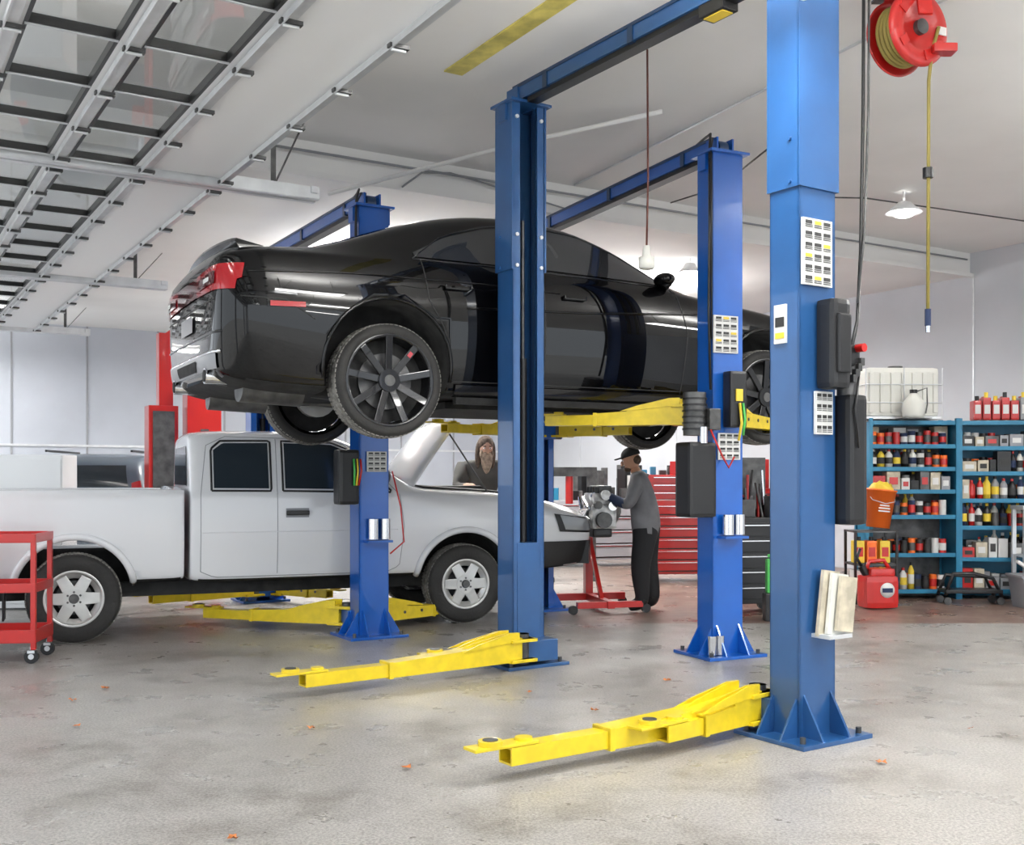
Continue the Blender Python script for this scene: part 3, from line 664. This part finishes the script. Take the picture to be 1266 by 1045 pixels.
# ================= tool cart red
o=Obj('red_tool_cart',Matrix.Translation((-3.83,8.0,0))@Matrix.Rotation(.12,4,'Z'))
for z,h in((.91,.06),(.55,.06),(.20,.09)):
    o.box((0,0,z-h/2),(.72,.42,.012),'red')
    for s in(-1,1): o.box((0,s*.21,z),(.72,.012,h),'red',bev=.002);o.box((s*.36,0,z),(.012,.42,h),'red',bev=.002)
for sx in(-1,1):
    for sy in(-1,1):
        o.box((sx*.345,sy*.195,.52),(.035,.035,.84),'red',bev=.004)
        o.cyl((sx*.33,sy*.19,.07),(sx*.33,sy*.19,.12),.012,'steel');o.box((sx*.33,sy*.19,.085),(.05,.045,.02),'steel')
        o.cyl((sx*.33,sy*.19-.015,.05),(sx*.33,sy*.19+.015,.05),.05,'black');o.cyl((sx*.33,sy*.19-.018,.05),(sx*.33,sy*.19+.018,.05),.02,'steel')
o.done()
def chest(name,loc,rz,w,d,h,n,m='red'):
    o=Obj(name,Matrix.Translation(loc)@Matrix.Rotation(rz,4,'Z'))
    o.box((0,0,.1+h/2),(w,d,h),m,bev=.01)
    z=.14
    for i in range(n):
        dh=(h-.08)/n
        o.box((0,-d/2-.008,z+dh/2),(w-.06,.016,dh-.02),m,bev=.003);o.box((0,-d/2-.002,z+.0),(w-.05,.01,.012),'black');o.box((0,-d/2-.022,z+dh-.035),(w-.1,.016,.010),'chrome');z+=dh
    for sx in(-1,1):
        for sy in(-1,1): o.cyl((sx*(w/2-.06),sy*(d/2-.06)-.02,.05),(sx*(w/2-.06),sy*(d/2-.06)+.02,.05),.05,'black')
    return o
def clutter(o,w,d,z,n,hm=.3):
    for i in range(n):
        h=random.uniform(.06,hm);o.box((random.uniform(-w/2,w/2),random.uniform(-d/2,d/2),z+h/2),(random.uniform(.05,.18),random.uniform(.05,.12),h),random.choice(['red','black','grey','dsteel','label','dsteel','teal','black','black','dsteel']),rz=random.uniform(-.5,.5),bev=.008)
o=chest('red_tool_chest',(2.15,14.2,0),0.1,.9,.5,.95,6)
o.box((0,.02,1.22),(.86,.44,.32),'red',bev=.01)
for i in range(3): o.box((0,-.21,1.12+i*.1),(.8,.012,.085),'red');o.box((0,-.225,1.145+i*.1),(.7,.01,.01),'chrome')
clutter(o,.8,.3,1.38,12,.25);o.done()
o=chest('red_tool_chest',(3.3,14.6,0),0.1,1.1,.5,1.1,6);clutter(o,1.0,.3,1.2,14,.4);o.done()
o=chest('black_tool_trolley',(2.35,10.9,0),.2,.62,.45,.85,5,'black')
for i in range(14):
    x=random.uniform(-.27,.27);o.cyl((x,random.uniform(-.15,.15),.95),(x+random.uniform(-.02,.02),0,random.uniform(1.1,1.45)),.014,random.choice(['red','dsteel','chrome','dsteel','black']),n=8)
o.box((0,.2,1.25),(.6,.02,.6),'dsteel');clutter(o,.5,.3,.95,8,.25);o.done()
o=chest('grey_work_cabinet',(.9,16.5,0),.3,2.6,.6,.9,4,'grey');clutter(o,2.4,.4,1.0,34,.55);o.done()
o=Obj('shop_press',Matrix.Translation((.75,14.2,0))@Matrix.Rotation(.2,4,'Z'))
for s in(-1,1): o.beam((s*.3,0,0),(s*.3,0,1.45),.1,.1,'dsteel');o.beam((s*.3,-.25,.03),(s*.3,.25,.03),.08,.06,'dsteel')
o.beam((-.36,0,1.42),(.36,0,1.42),.12,.12,'dsteel');o.beam((-.36,0,.75),(.36,0,.75),.12,.1,'dsteel');o.cyl((0,0,1.0),(0,0,1.4),.05,'red');o.done()
o=Obj('red_gas_cylinder',Matrix.Translation((2.92,11.1,0)));o.lathe([(0,0),(.12,0),(.125,.03),(.125,.8),(.10,.88),(.035,.94),(.035,.98)],'red');o.cyl((0,0,.97),(0,0,1.05),.02,'chrome');o.cyl((-.04,0,1.04),(.04,0,1.04),.018,'chrome')
o.done()
o=Obj('green_jerry_can',Matrix.Translation((2.44,10.2,0)));o.box((0,0,.42),(.10,.1,.32),'green',bev=.025);o.box((0,0,.61),(.07,.03,.03),'green',bev=.01);o.box((0,0,.13),(.14,.14,.26),'black',bev=.01);o.done()
# ================= shelves + stock
def bottle(o,x,y,z,r,h,c,cap,X):
    o.lathe([(0,0),(r,0),(r,h*.68),(r*.45,h*.84),(r*.35,h*.88)],c,10,X@Matrix.Translation((x,y,z)));o.cyl((x,y,z+h*.88),(x,y,z+h),r*.42,cap,X=X,n=8)
    o.lathe([(r*1.02,h*.2),(r*1.02,h*.55)],random.choice(['label','yl','red','ltext','navy']),10,X@Matrix.Translation((x,y,z)))
def shelf(loc,rz,w,d,zs,back='dsteel'):
    X=Matrix.Translation(loc)@Matrix.Rotation(rz,4,'Z')
    o=Obj('blue_storage_shelf',X)
    for sx in(-1,1):
        for sy in(-1,1): o.box((sx*w/2,sy*d/2,zs[-1]/2+.02),(.04,.04,zs[-1]+.04),'teal')
        for z in(.5,1.2): o.beam((sx*w/2,-d/2,z),(sx*w/2,d/2,z+.5),.006,.03,'teal')
        o.box((sx*w/2,0,zs[-1]/2),(.006,d,zs[-1]),'teal')
    for z in zs:
        o.box((0,0,z),(w,d,.012),'dsteel');
        for sy in(-1,1): o.box((0,sy*d/2,z-.01),(w,.012,.045),'teal')
    o.box((0,d/2,zs[-1]/2),(w,.008,zs[-1]),back)
    o.done()
    k=Obj('shelf_stock_bottles',X)
    for zi in range(len(zs)-1):
        z=zs[zi]+.008;gap=zs[zi+1]-zs[zi]-.05
        for row in(-d*.28,d*.1):
            x=-w/2+.06
            kind=random.choice(['b','c','x','x'])
            while x<w/2-.07:
                if kind=='b':
                    r=random.choice([.034,.042]);h=min(gap,random.uniform(.2,.3));c=random.choice(['black','label','red','yl','wplast','dsteel','navy','grey','black'])
                    bottle(k,x,row,z,r,h,c,random.choice(['black','red','label','yl']),Matrix.Identity(4));x+=r*2.15
                elif kind=='c':
                    h=min(gap,random.uniform(.13,.17));c=random.choice(['black','orange','label','red','dsteel','navy']);k.cyl((x,row,z),(x,row,z+h),.04,c,n=12);k.cyl((x,row,z+.03),(x,row,z+h*.7),.0408,random.choice(['label','red','ltext','dsteel']),n=12);x+=.088
                else:
                    ww=random.uniform(.06,.16);h=min(gap,random.uniform(.1,.24));k.box((x+ww/2-.03,row,z+h/2),(ww*.94,.14,h),random.choice(['wood','red','label','black','grey','dsteel','dsteel','wood']));k.box((x+ww/2-.03,row-.072,z+h/2),(ww*.6,.004,h*.4),random.choice(['label','red','ltext']));x+=ww+.01
                if random.random()<.15: kind=random.choice(['b','c','x'])
    k.done();return X
ZS=[.10,.50,.92,1.20,1.45,1.70,1.96]
XA=shelf((4.42,12.15,0),.06,.98,.4,ZS);XB=shelf((5.54,12.15,0),-.1,1.12,.4,[.10,.45,.80,1.10,1.40,1.68,1.96],'teal')
o=Obj('ibc_liquid_tote',XA@Matrix.Translation((-.12,.02,1.99)))
o.box((0,0,.30),(.82,.42,.54),'wplast',bev=.05);o.box((0,0,.015),(.86,.46,.03),'steel')
for k in range(7): o.box((-.36+.12*k,-.215,.29),(.045,.03,.44),'wplast',bev=.01)
for z in(.18,.38): o.cyl((-.43,-.24,z),(.43,-.24,z),.006,'steel',n=8);o.cyl((-.43,-.24,z),(-.43,.24,z),.006,'steel',n=8);o.cyl((.43,-.24,z),(.43,.24,z),.006,'steel',n=8)
for x in(-.43,0,.43): o.cyl((x,-.24,0),(x,-.24,.56),.006,'steel',n=8)
o.cyl((0,0,.56),(0,0,.60),.08,'dsteel');o.done()
o=Obj('white_chemical_jug',XA@Matrix.Translation((-.08,-.37,1.99)))
o.lathe([(0,0),(.11,0),(.115,.03),(.115,.17),(.05,.25),(.035,.27)],'wplast');o.cyl((0,0,.27),(0,0,.31),.04,'black');o.tube([(.03,0,.29),(.15,0,.33),(.14,-.03,.15),(.1,-.08,.05)],.008,'dsteel');o.box((0,.0,-.004),(.3,.25,.008),'dsteel');o.done()
o=Obj('red_oil_jugs',XB@Matrix.Translation((0,0,1.985)))
for i in range(9):
    x=-.34+.1*i;hh=1.15 if i%2 else 1;o.box((x,-.03,.11*hh),(.088,.16,.22*hh),'red' if i!=5 else 'grey',bev=.02);o.cyl((x,-.07,.22*hh),(x,-.07,.27*hh),.022,'yl' if i%3 else 'black',n=10);o.box((x,-.112,.12),(.06,.004,.1),'label')
    if i%2: o.beam((x,.0,.26),(x,.06,.26),.02,.02,'red')
o.done()
o=Obj('red_gas_can',Matrix.Translation((3.76,11.15,0))@Matrix.Rotation(.1,4,'Z')@Matrix.Scale(1.1,4))
o.box((0,0,.16),(.32,.24,.31),'red',bev=.06);o.box((.02,0,.33),(.24,.17,.10),'red',bev=.04)
o.tube([(-.12,0,.34),(-.08,0,.44),(.06,0,.45),(.12,0,.36)],.02,'red');o.cyl((-.1,0,.3),(-.16,0,.40),.035,'black');o.tube([(-.16,0,.40),(-.2,0,.47),(-.17,0,.56)],.015,'black')
o.lathe([(0,.0),(.07,.0),(.07,.003),(0,.003)],'label',24,Matrix.Translation((.04,-.122,.18))@Matrix.Rotation(math.pi/2,4,'X'));o.box((.04,-.127,.18),(.10,.004,.04),'navy');o.done()
o=Obj('black_utility_stand',Matrix.Translation((3.86,11.66,0)))
for z in(.10,.42,.77): o.box((0,0,z),(.46,.36,.02),'dsteel')
for sx in(-1,1):
    for sy in(-1,1): o.box((sx*.22,sy*.17,.39),(.025,.025,.78),'black')
o.done()
o=Obj('orange_bucket',Matrix.Translation((3.92,11.62,.80))@Matrix.Rotation(.10,4,'Y'))
o.lathe([(0,.01),(.12,.01),(.155,.40),(.162,.40),(.162,.42),(.148,.42),(.115,.03),(0,.03)],'orange',28)
for z in(.19,.22,.25): o.box((0,-.146,z),(.12-.02*(z>.24),.008,.014),'label')
o.tube([(-.15,0,.38),(-.12,-.1,.30),(0,-.17,.27),(.12,-.1,.30),(.15,0,.38)],.004,'steel')
o.ell((0,0,.42),(.12,.12,.08),'yl',fn=lambda c:c*(1+.2*math.sin(7*c.x+3)*math.cos(9*c.y)));o.done()
o=Obj('yellow_oil_jugs',Matrix.Translation((3.84,11.6,.435)))
for i,(x,c) in enumerate(((-.15,'yl'),(-.02,'orange'),(.12,'yl'))):
    o.box((x,-.03,.12),(.11,.14,.24),c,bev=.02);o.cyl((x,-.06,.24),(x,-.06,.28),.022,'black',n=10);o.box((x,-.102,.12),(.07,.004,.1),'red')
o.done()
o=Obj('parts_boxes_stack',Matrix.Translation((3.84,11.6,.115)))
for i,c in enumerate(('label','orange','wood','red')): o.box((-.15+.1*i,0,.12-.015*i),(.09,.2,.24-.03*i),c,bev=.004)
o.done()
o=Obj('grey_plastic_bin',Matrix.Translation((5.45,11.2,0)))
o.prism([(-.2,0),(.2,0),(.25,.32),(-.25,.32)],-.17,.17,'grey');o.box((0,0,.33),(.54,.38,.03),'grey',bev=.008)
for i in range(10): o.beam((random.uniform(-.2,.2),random.uniform(-.1,.1),.3),(random.uniform(-.25,.25),random.uniform(-.1,.1),.48),.05,.03,random.choice(['wood','label','dsteel','black']))
o.done()
o=Obj('metal_work_table',Matrix.Translation((5.75,11.68,0))@Matrix.Rotation(-.1,4,'Z'))
o.box((0,0,1.02),(.6,.4,.04),'steel',bev=.004)
for sx in(-1,1):
    for sy in(-1,1):o.box((sx*.27,sy*.17,.5),(.04,.04,1.0),'steel')
o.box((0,0,.5),(.56,.36,.02),'steel');o.done()
o=Obj('mechanic_creeper',Matrix.Translation((4.88,11.45,0)))
o.tube([(-.3,0,.1),(-.22,0,.33),(.0,0,.33),(.2,0,.28),(.3,0,.08)],.02,'black');o.tube([(-.3,.2,.1),(-.22,.2,.3),(.2,.2,.28),(.3,.2,.08)],.02,'black');o.box((0,.1,.14),(.6,.25,.04),'black',bev=.01)
for x in(-.28,.28):
    for y in(0,.2):o.cyl((x,y-.015,.04),(x,y+.015,.04),.04,'dsteel')
o.done()
# ================= hose reel
o=Obj('red_hose_reel',Matrix.Translation((2.37,6.5,4.01)))
X=Matrix.Rotation(math.radians(25),4,'Z')@Matrix.Rotation(math.pi/2,4,'X')
for z in(-.09,.09):
    s_=1 if z>0 else -1
    o.lathe([(.0,z),(.12,z+.004*s_),(.135,z+.02*s_),(.205,z+.02*s_),(.225,z+.005),(.225,z-.01)],'red',48,X)
o.cyl((0,0,-.09),(0,0,.09),.10,'dsteel',X=X)
for r in(.125,.15,.175):
    for z in(-.06,-.03,0,.03,.06): o.tube([(r*math.cos(t*math.pi/16),r*math.sin(t*math.pi/16),z) for t in range(33)],.014,'hoseY' if r==.175 else 'black',6,X)
o.cyl((0,0,.09),(0,0,.125),.045,'dsteel',X=X)
for k in range(5):
    t=k*1.257;o.box((.165*math.cos(t),.165*math.sin(t),.115),(.06,.05,.006),'label' if k==0 else 'red',rz=t,X=X)
o.beam((0,.0,-.12),(.2,-.03,-.10),.05,.08,'red');o.box((.19,-.06,-.12),(.14,.1,.05),'red',bev=.01);o.beam((-.05,.14,0),(-.05,.14,.27),.08,.02,'red');o.beam((.05,-.16,.05),(.05,-.1,.27),.08,.02,'red')
o.box((0,0,.27),(.3,.4,.015),'dsteel')
o.tube([(.17,-.05,.02),(.13,-.05,-.12),(.11,-.05,-.3),(.105,-.05,-1.68)],.011,'hoseY')
o.cyl((.105,-.05,-.82),(.105,-.05,-.88),.03,'black');o.cyl((.105,-.05,-1.66),(.105,-.05,-1.76),.018,'navy');o.cyl((.105,-.05,-1.76),(.105,-.05,-1.80),.014,'chrome')
o.done()
o=Obj('hanging_power_cable');
o.tube([(1.98,6.1,4.27),(1.96,6.05,3.4),(1.93,6.0,2.6),(1.88,5.9,2.2),(1.80,5.75,2.03)],.010,'black');o.tube([(2.01,6.1,4.27),(1.99,6.05,3.4),(1.95,6.0,2.7),(1.88,5.9,2.3)],.007,'dsteel')
o.tube([(1.66,5.85,4.1),(1.8,5.95,4.02),(1.95,6.05,4.1),(1.98,6.1,4.27)],.011,'black');o.done()
o=Obj('pendant_work_light');
o.tube([(.93,7.45,4.29),(.935,7.45,3.4),(.925,7.45,2.92)],.007,'cord');o.lathe([(.02,.1),(.028,.08),(.03,.03),(.055,.02),(.055,-.05),(.045,-.06),(0,-.06)],'wplast',20,Matrix.Translation((.925,7.45,2.84)));o.done()
def dome(loc,r,top):
    o=Obj('ceiling_dome_lamp',Matrix.Translation(loc))
    o.lathe([(.03,.12),(.06,.11),(r*.6,.06),(r,0),(r*.97,0),(r*.58,.05)],'wpanel',32);o.cyl((0,0,.1),(0,0,top-loc[2]),.012,'pipe');o.ell((0,0,.0),(r*.6,r*.6,.05),'lamp');o.done()
    l=bpy.data.lights.new('dome_lamp_light','SPOT');l.energy=60;l.shadow_soft_size=.12;l.color=(1,.97,.92);l.spot_size=2.6;q=bpy.data.objects.new('dome_lamp_light',l);q.location=(loc[0],loc[1],loc[2]-.08);scene.collection.objects.link(q)
dome((4.05,11.2,4.08),.19,4.3);dome((2.15,13.1,3.82),.15,4.0)
o=Obj('fallen_leaves')
for px,py in((385,902),(503,952),(288,1040),(95,900),(655,858),(1200,903),(825,843),(130,853),(430,838),(90,868),(735,880),(600,742),(1090,945)):
    Z=1809/(py-590);Xx=(px-633)*Z/1340;a=random.uniform(0,6);s=random.uniform(.02,.04)
    pts=[];
    for k in range(10):
        t=2*math.pi*k/10;r=s*(1 if k%2 else .55);pts.append((Xx+r*math.cos(t+a),Z+r*.8*math.sin(t+a),.006+random.uniform(0,.02)))
    o.add([(Xx,Z,.012)]+pts,[[0,1+k,1+(k+1)%10] for k in range(10)],'leaf')
o.done()
# ================= people
def skinmesh(V,Ed,root,sub=2):
    names=list(V);me=bpy.data.meshes.new('t');me.from_pydata([V[n][0] for n in names],[(names.index(a),names.index(b)) for a,b in Ed],[])
    ob=bpy.data.objects.new('t',me);scene.collection.objects.link(ob);ob.modifiers.new('k','SKIN')
    for i,n in enumerate(names):
        r=V[n][1];me.skin_vertices[0].data[i].radius=r if isinstance(r,tuple) else (r,r);me.skin_vertices[0].data[i].use_root=(n==root)
    s=ob.modifiers.new('s','SUBSURF');s.levels=sub;s.render_levels=sub
    m=evalmesh(ob);bpy.data.objects.remove(ob);return m
def hand(o,w,d,up,m,side):
    w=Vector(w);d=Vector(d).normalized();sd=d.cross(Vector(up)).normalized()*side;n=sd.cross(d).normalized()*side
    o.tube([w-d*.02,w+d*.02,w+d*.06,w+d*.085],.03,m,10,rs=[.027,.034,.036,.02])
    for i,(off,L) in enumerate(((-.028,.068),(-.01,.078),(.01,.072),(.028,.056))):
        b=w+d*.07+sd*off;p=[b,b+d*L*.45-n*.006,b+d*L*.75-n*.022,b+d*L*.85-n*.045]
        o.tube(p,.009,m,8,rs=[.0105,.010,.009,.007])
    b=w+d*.025-sd*.028;o.tube([b,b-sd*.025+d*.02-n*.01,b-sd*.03+d*.05-n*.025],.01,m,8,rs=[.013,.011,.008])
def head(o,c,X,tilt,style):
    T=X@Matrix.Translation(c)@Matrix.Rotation(tilt,4,'Y')
    def hf(v):
        q=v.copy()
        if q.z<0: q.x*=1-.18*q.z*q.z;q.y*=1-.32*q.z*q.z
        if q.x>.5: q.x*=1-.05*abs(q.y)
        return q
    o.ell((0,0,0),(.098,.077,.122),'skin',X=T,n=28,fn=hf)
    o.ell((.045,0,-.075),(.05,.045,.035),'skin',X=T)
    o.ell((.105,0,-.018),(.018,.014,.026),'skin',X=T,n=12);o.ell((.112,0,-.032),(.014,.017,.012),'skin',X=T,n=12)
    for s in(-1,1):
        o.ell((.083,s*.031,.008),(.013,.014,.009),'label',X=T,n=10);o.ell((.093,s*.031,.008),(.005,.006,.006),'ltext',X=T,n=8)
        o.ell((.088,s*.032,.03),(.012,.022,.006),'hair',X=T,n=10);o.ell((-.005,s*.079,-.01),(.022,.010,.032),'skin',X=T,n=12)
    o.ell((.092,0,-.058),(.01,.024,.007),'cord',X=T,n=10)
    if style=='cap':
        o.ell((-.008,0,.045),(.107,.088,.088),'pants',X=T,n=24,fn=lambda v:Vector((v.x,v.y,max(v.z,-.15))))
        o.box((.12,0,.045),(.10,.13,.012),'pants',X=T,bev=.005);o.ell((-.05,0,-.02),(.06,.076,.06),'hair',X=T);
        o.ell((.06,0,-.09),(.045,.045,.035),'hair',X=T)
    else:
        o.ell((-.02,0,.035),(.106,.090,.105),'hair',X=T,n=24)
        o.ell((-.055,0,-.06),(.075,.098,.15),'hair',X=T,n=20)
        for s in(-1,1): o.ell((-.01,s*.084,-.08),(.045,.030,.15),'hair',X=T,n=16)
        o.ell((.072,0,-.145),(.05,.062,.125),'beard',X=T,n=18,fn=lambda v:Vector((v.x,v.y*(1+.3*v.z),v.z)));o.ell((.103,0,-.048),(.014,.036,.011),'beard',X=T,n=12)
        for s in(-1,1): o.ell((.05,s*.058,-.06),(.04,.02,.05),'beard',X=T,n=12)
def person(name,loc,yaw,sc,V,rule,hands,headc,tilt,style):
    X=Matrix.Translation(loc)@Matrix.Rotation(yaw,4,'Z')@Matrix.Scale(sc,4)
    o=Obj(name,X)
    Ed=[('pel','sp'),('sp','ch'),('ch','nk'),('nk','hd')]
    for s in'LR': Ed+=[('ch','sh'+s),('sh'+s,'el'+s),('el'+s,'wr'+s),('pel','hp'+s),('hp'+s,'kn'+s),('kn'+s,'an'+s),('an'+s,'to'+s)]
    me=skinmesh(V,Ed,'pel');vs=[v.co.copy() for v in me.vertices]
    o.add(vs,[list(p.vertices) for p in me.polygons],[rule(p.center) for p in me.polygons],True)
    for (w,d,up,m,s) in hands: hand(o,w,d,up,m,s)
    head(o,headc,Matrix.Identity(4),tilt,style)
    return o.done()
V={'pel':((0,0,.95),(.185,.17)),'sp':((.02,0,1.13),(.195,.175)),'ch':((.05,0,1.34),(.20,.17)),'nk':((.11,0,1.50),(.065,.065)),'hd':((.14,0,1.57),(.055,.055))}
for s,k in((1,'L'),(-1,'R')):
    V['sh'+k]=((.07,s*.21,1.41),(.10,.10));V['el'+k]=((.17,s*.28,1.14),(.072,.072));V['wr'+k]=((.45,s*.13,1.24+.03*s),(.038,.038))
    V['hp'+k]=((.0,s*.11,.86),(.145,.145));V['kn'+k]=((.03+.03*s,s*.13,.49),(.115,.115));V['an'+k]=((-.02+.05*s,s*.14,.10),(.09,.08));V['to'+k]=((.14+.05*s,s*.16,.05),(.055,.045))
def r1(c):
    if c.z<.13:return 'black'
    if c.z<.88:return 'pants'
    if c.z>1.49 and abs(c.y)<.08:return 'skin'
    if abs(c.y)>.08 and c.x>.225 and c.z<1.36:return 'navy'
    return 'shirt'
person('mechanic_with_cap',(1.36,10.95,0),math.radians(168),.93,V,r1,[((.46,.13,1.27),(1,-.3,.1),(0,0,1),'glove',1),((.46,-.13,1.21),(1,.3,.1),(0,0,1),'glove',-1)],(.17,0,1.645),.30,'cap')
V2={'pel':((-.12,0,.95),(.15,.125)),'sp':((-.05,0,1.12),(.16,.125)),'ch':((.06,0,1.31),(.175,.13)),'nk':((.13,0,1.46),(.06,.06)),'hd':((.17,0,1.53),(.055,.055))}
for s,k in((1,'L'),(-1,'R')):
    V2['sh'+k]=((.07,s*.21,1.38),(.09,.09));V2['el'+k]=((.16,s*.32,1.17),(.06,.06));V2['wr'+k]=((.38,s*.20,1.19),(.034,.034))
    V2['hp'+k]=((-.11,s*.10,.86),(.1,.1));V2['kn'+k]=((-.03,s*.12,.49),(.075,.075));V2['an'+k]=((-.1,s*.13,.10),(.055,.05));V2['to'+k]=((.07,s*.15,.05),(.05,.04))
def r2(c):
    if c.z<.13:return 'black'
    if c.z<.88:return 'pants'
    if c.z>1.45 and abs(c.y)<.08:return 'skin'
    if c.x>.32:return 'skin'
    return 'dshirt'
person('bearded_mechanic',(-.35,12.55,0),math.radians(-76),1.05,V2,r2,[((.39,.20,1.19),(1,-.1,-.2),(0,0,1),'skin',1),((.39,-.20,1.19),(1,.1,-.2),(0,0,1),'skin',-1)],(.20,0,1.60),.14,'long')
# ================= engine on stand
o=Obj('engine_on_stand',Matrix.Translation((.88,11.05,0))@Matrix.Rotation(.25,4,'Z'))
o.box((0,0,.95),(.26,.4,.24),'alum',bev=.03);o.box((0,0,1.12),(.2,.36,.14),'alum',bev=.03);o.box((.02,0,1.23),(.14,.32,.07),'dsteel',bev=.02);o.box((0,0,.79),(.2,.3,.10),'black',bev=.03)
o.cyl((-.02,-.26,.92),(-.02,-.19,.92),.08,'dsteel');o.cyl((.07,-.25,1.06),(.07,-.19,1.06),.045,'chrome');o.cyl((-.08,-.25,1.07),(-.08,-.19,1.07),.04,'dsteel');o.cyl((.0,-.24,1.17),(.0,-.19,1.17),.05,'alum')
for i in range(4): o.tube([(.1,-.15+.1*i,1.14),(.17,-.15+.1*i,1.12),(.18,-.13+.1*i,1.0),(.15,-.1+.07*i,.9)],.02,'alum');o.cyl((-.06,-.14+.09*i,1.18),(-.06,-.14+.09*i,1.25),.022,'black',n=10)
for i in range(8): o.cyl((-.135,random.uniform(-.17,.17),random.uniform(.85,1.15)),(-.15,random.uniform(-.17,.17),random.uniform(.85,1.15)),.02,'chrome',n=8)
o.cyl((.0,.2,.98),(.0,.34,.98),.04,'red');o.beam((0,.33,.08),(0,.33,1.04),.08,.08,'red');o.beam((0,.3,.1),(0,-.4,.09),.07,.07,'red');o.beam((-.4,.33,.1),(.4,.33,.1),.07,.07,'red');o.beam((-.34,-.35,.09),(.34,-.35,.09),.06,.06,'red');o.beam((0,.28,.7),(0,-.1,.12),.04,.04,'red')
for x in(-.38,.38):
    for y in(.33,-.35): o.cyl((x,y-.02,.045),(x,y+.02,.045),.045,'black')
o.done()
# ================= lights
W=bpy.data.worlds.new('World');scene.world=W;W.use_nodes=True
bg=W.node_tree.nodes['Background'];bg.inputs[0].default_value=(.86,.93,1,1);bg.inputs[1].default_value=2.0
l=bpy.data.lights.new('sun','SUN');l.energy=3.0;l.angle=.05;l.color=(1,.96,.9);q=bpy.data.objects.new('sun',l)
q.rotation_euler=(math.radians(22),math.radians(-8),TH);scene.collection.objects.link(q)
def area(loc,sx,sy,e,up,rz=TH,hang=.5):
    loc=Vector(loc)
    o=Obj('ceiling_fill_fixture',Matrix.Translation(loc)@Matrix.Rotation(rz,4,'Z'));o.box((0,0,.0),(sx+.06,sy+.06,.05),'wpanel',bev=.01);o.box((0,0,-.028),(sx,sy,.008),'lamp');o.box((0,0,.028),(sx,sy,.008),'lamp')
    for s in(-1,1): o.cyl((s*sx*.4,0,.03),(s*sx*.4,0,hang),.006,'dsteel',n=6)
    o.done()
    for en,rx,dz in((e,0,-.05),(up,math.pi,.05)):
        if not en: continue
        l=bpy.data.lights.new('ceiling_fill_light','AREA');l.shape='RECTANGLE';l.size=sx;l.size_y=sy;l.energy=en;l.color=(1,.99,.97)
        q=bpy.data.objects.new('ceiling_fill_light',l);q.location=(loc.x,loc.y,loc.z+dz);q.rotation_euler=(rx,0,rz);scene.collection.objects.link(q)
for (u,v,e,up) in((4.5,1.0,60,120),(8.6,3.0,120,140),(1.5,-1.5,50,80),(5,-2.8,60,80),(3.3,3.6,60,95)):  # unseen fixtures, added out of frame to brighten the front ceiling and floor
    area(E(u,v,ZN-.6),1.3,.3,e,up,hang=.59)
for (u,v,e,up) in((5.5,11.6,110,90),(9,11.5,120,100),(6,16,110,100),(1.0,18.6,90,70),(10,16,110,90)):  # added unseen fixtures, mostly behind the car, filling light onto the rear ceiling
    area(E(u,v,ZL-.5),1.3,.3,e,up,hang=.49)
# tubes between the open doors and the ceiling
area(E(-.2,5.8,3.98),.15,1.3,18,30,hang=.31)
area(E(-.2,10.5,3.82),.15,1.3,14,20,hang=.17)
# ================= camera
c=bpy.data.cameras.new('Camera');co=bpy.data.objects.new('Camera',c);scene.collection.objects.link(co)
co.location=(0,0,1.35);co.rotation_euler=(math.pi/2,0,0);c.sensor_width=36;c.sensor_fit='HORIZONTAL';c.lens=36*1340/1266
c.shift_y=(590-522.5)/1266
c.clip_end=200
scene.camera=co
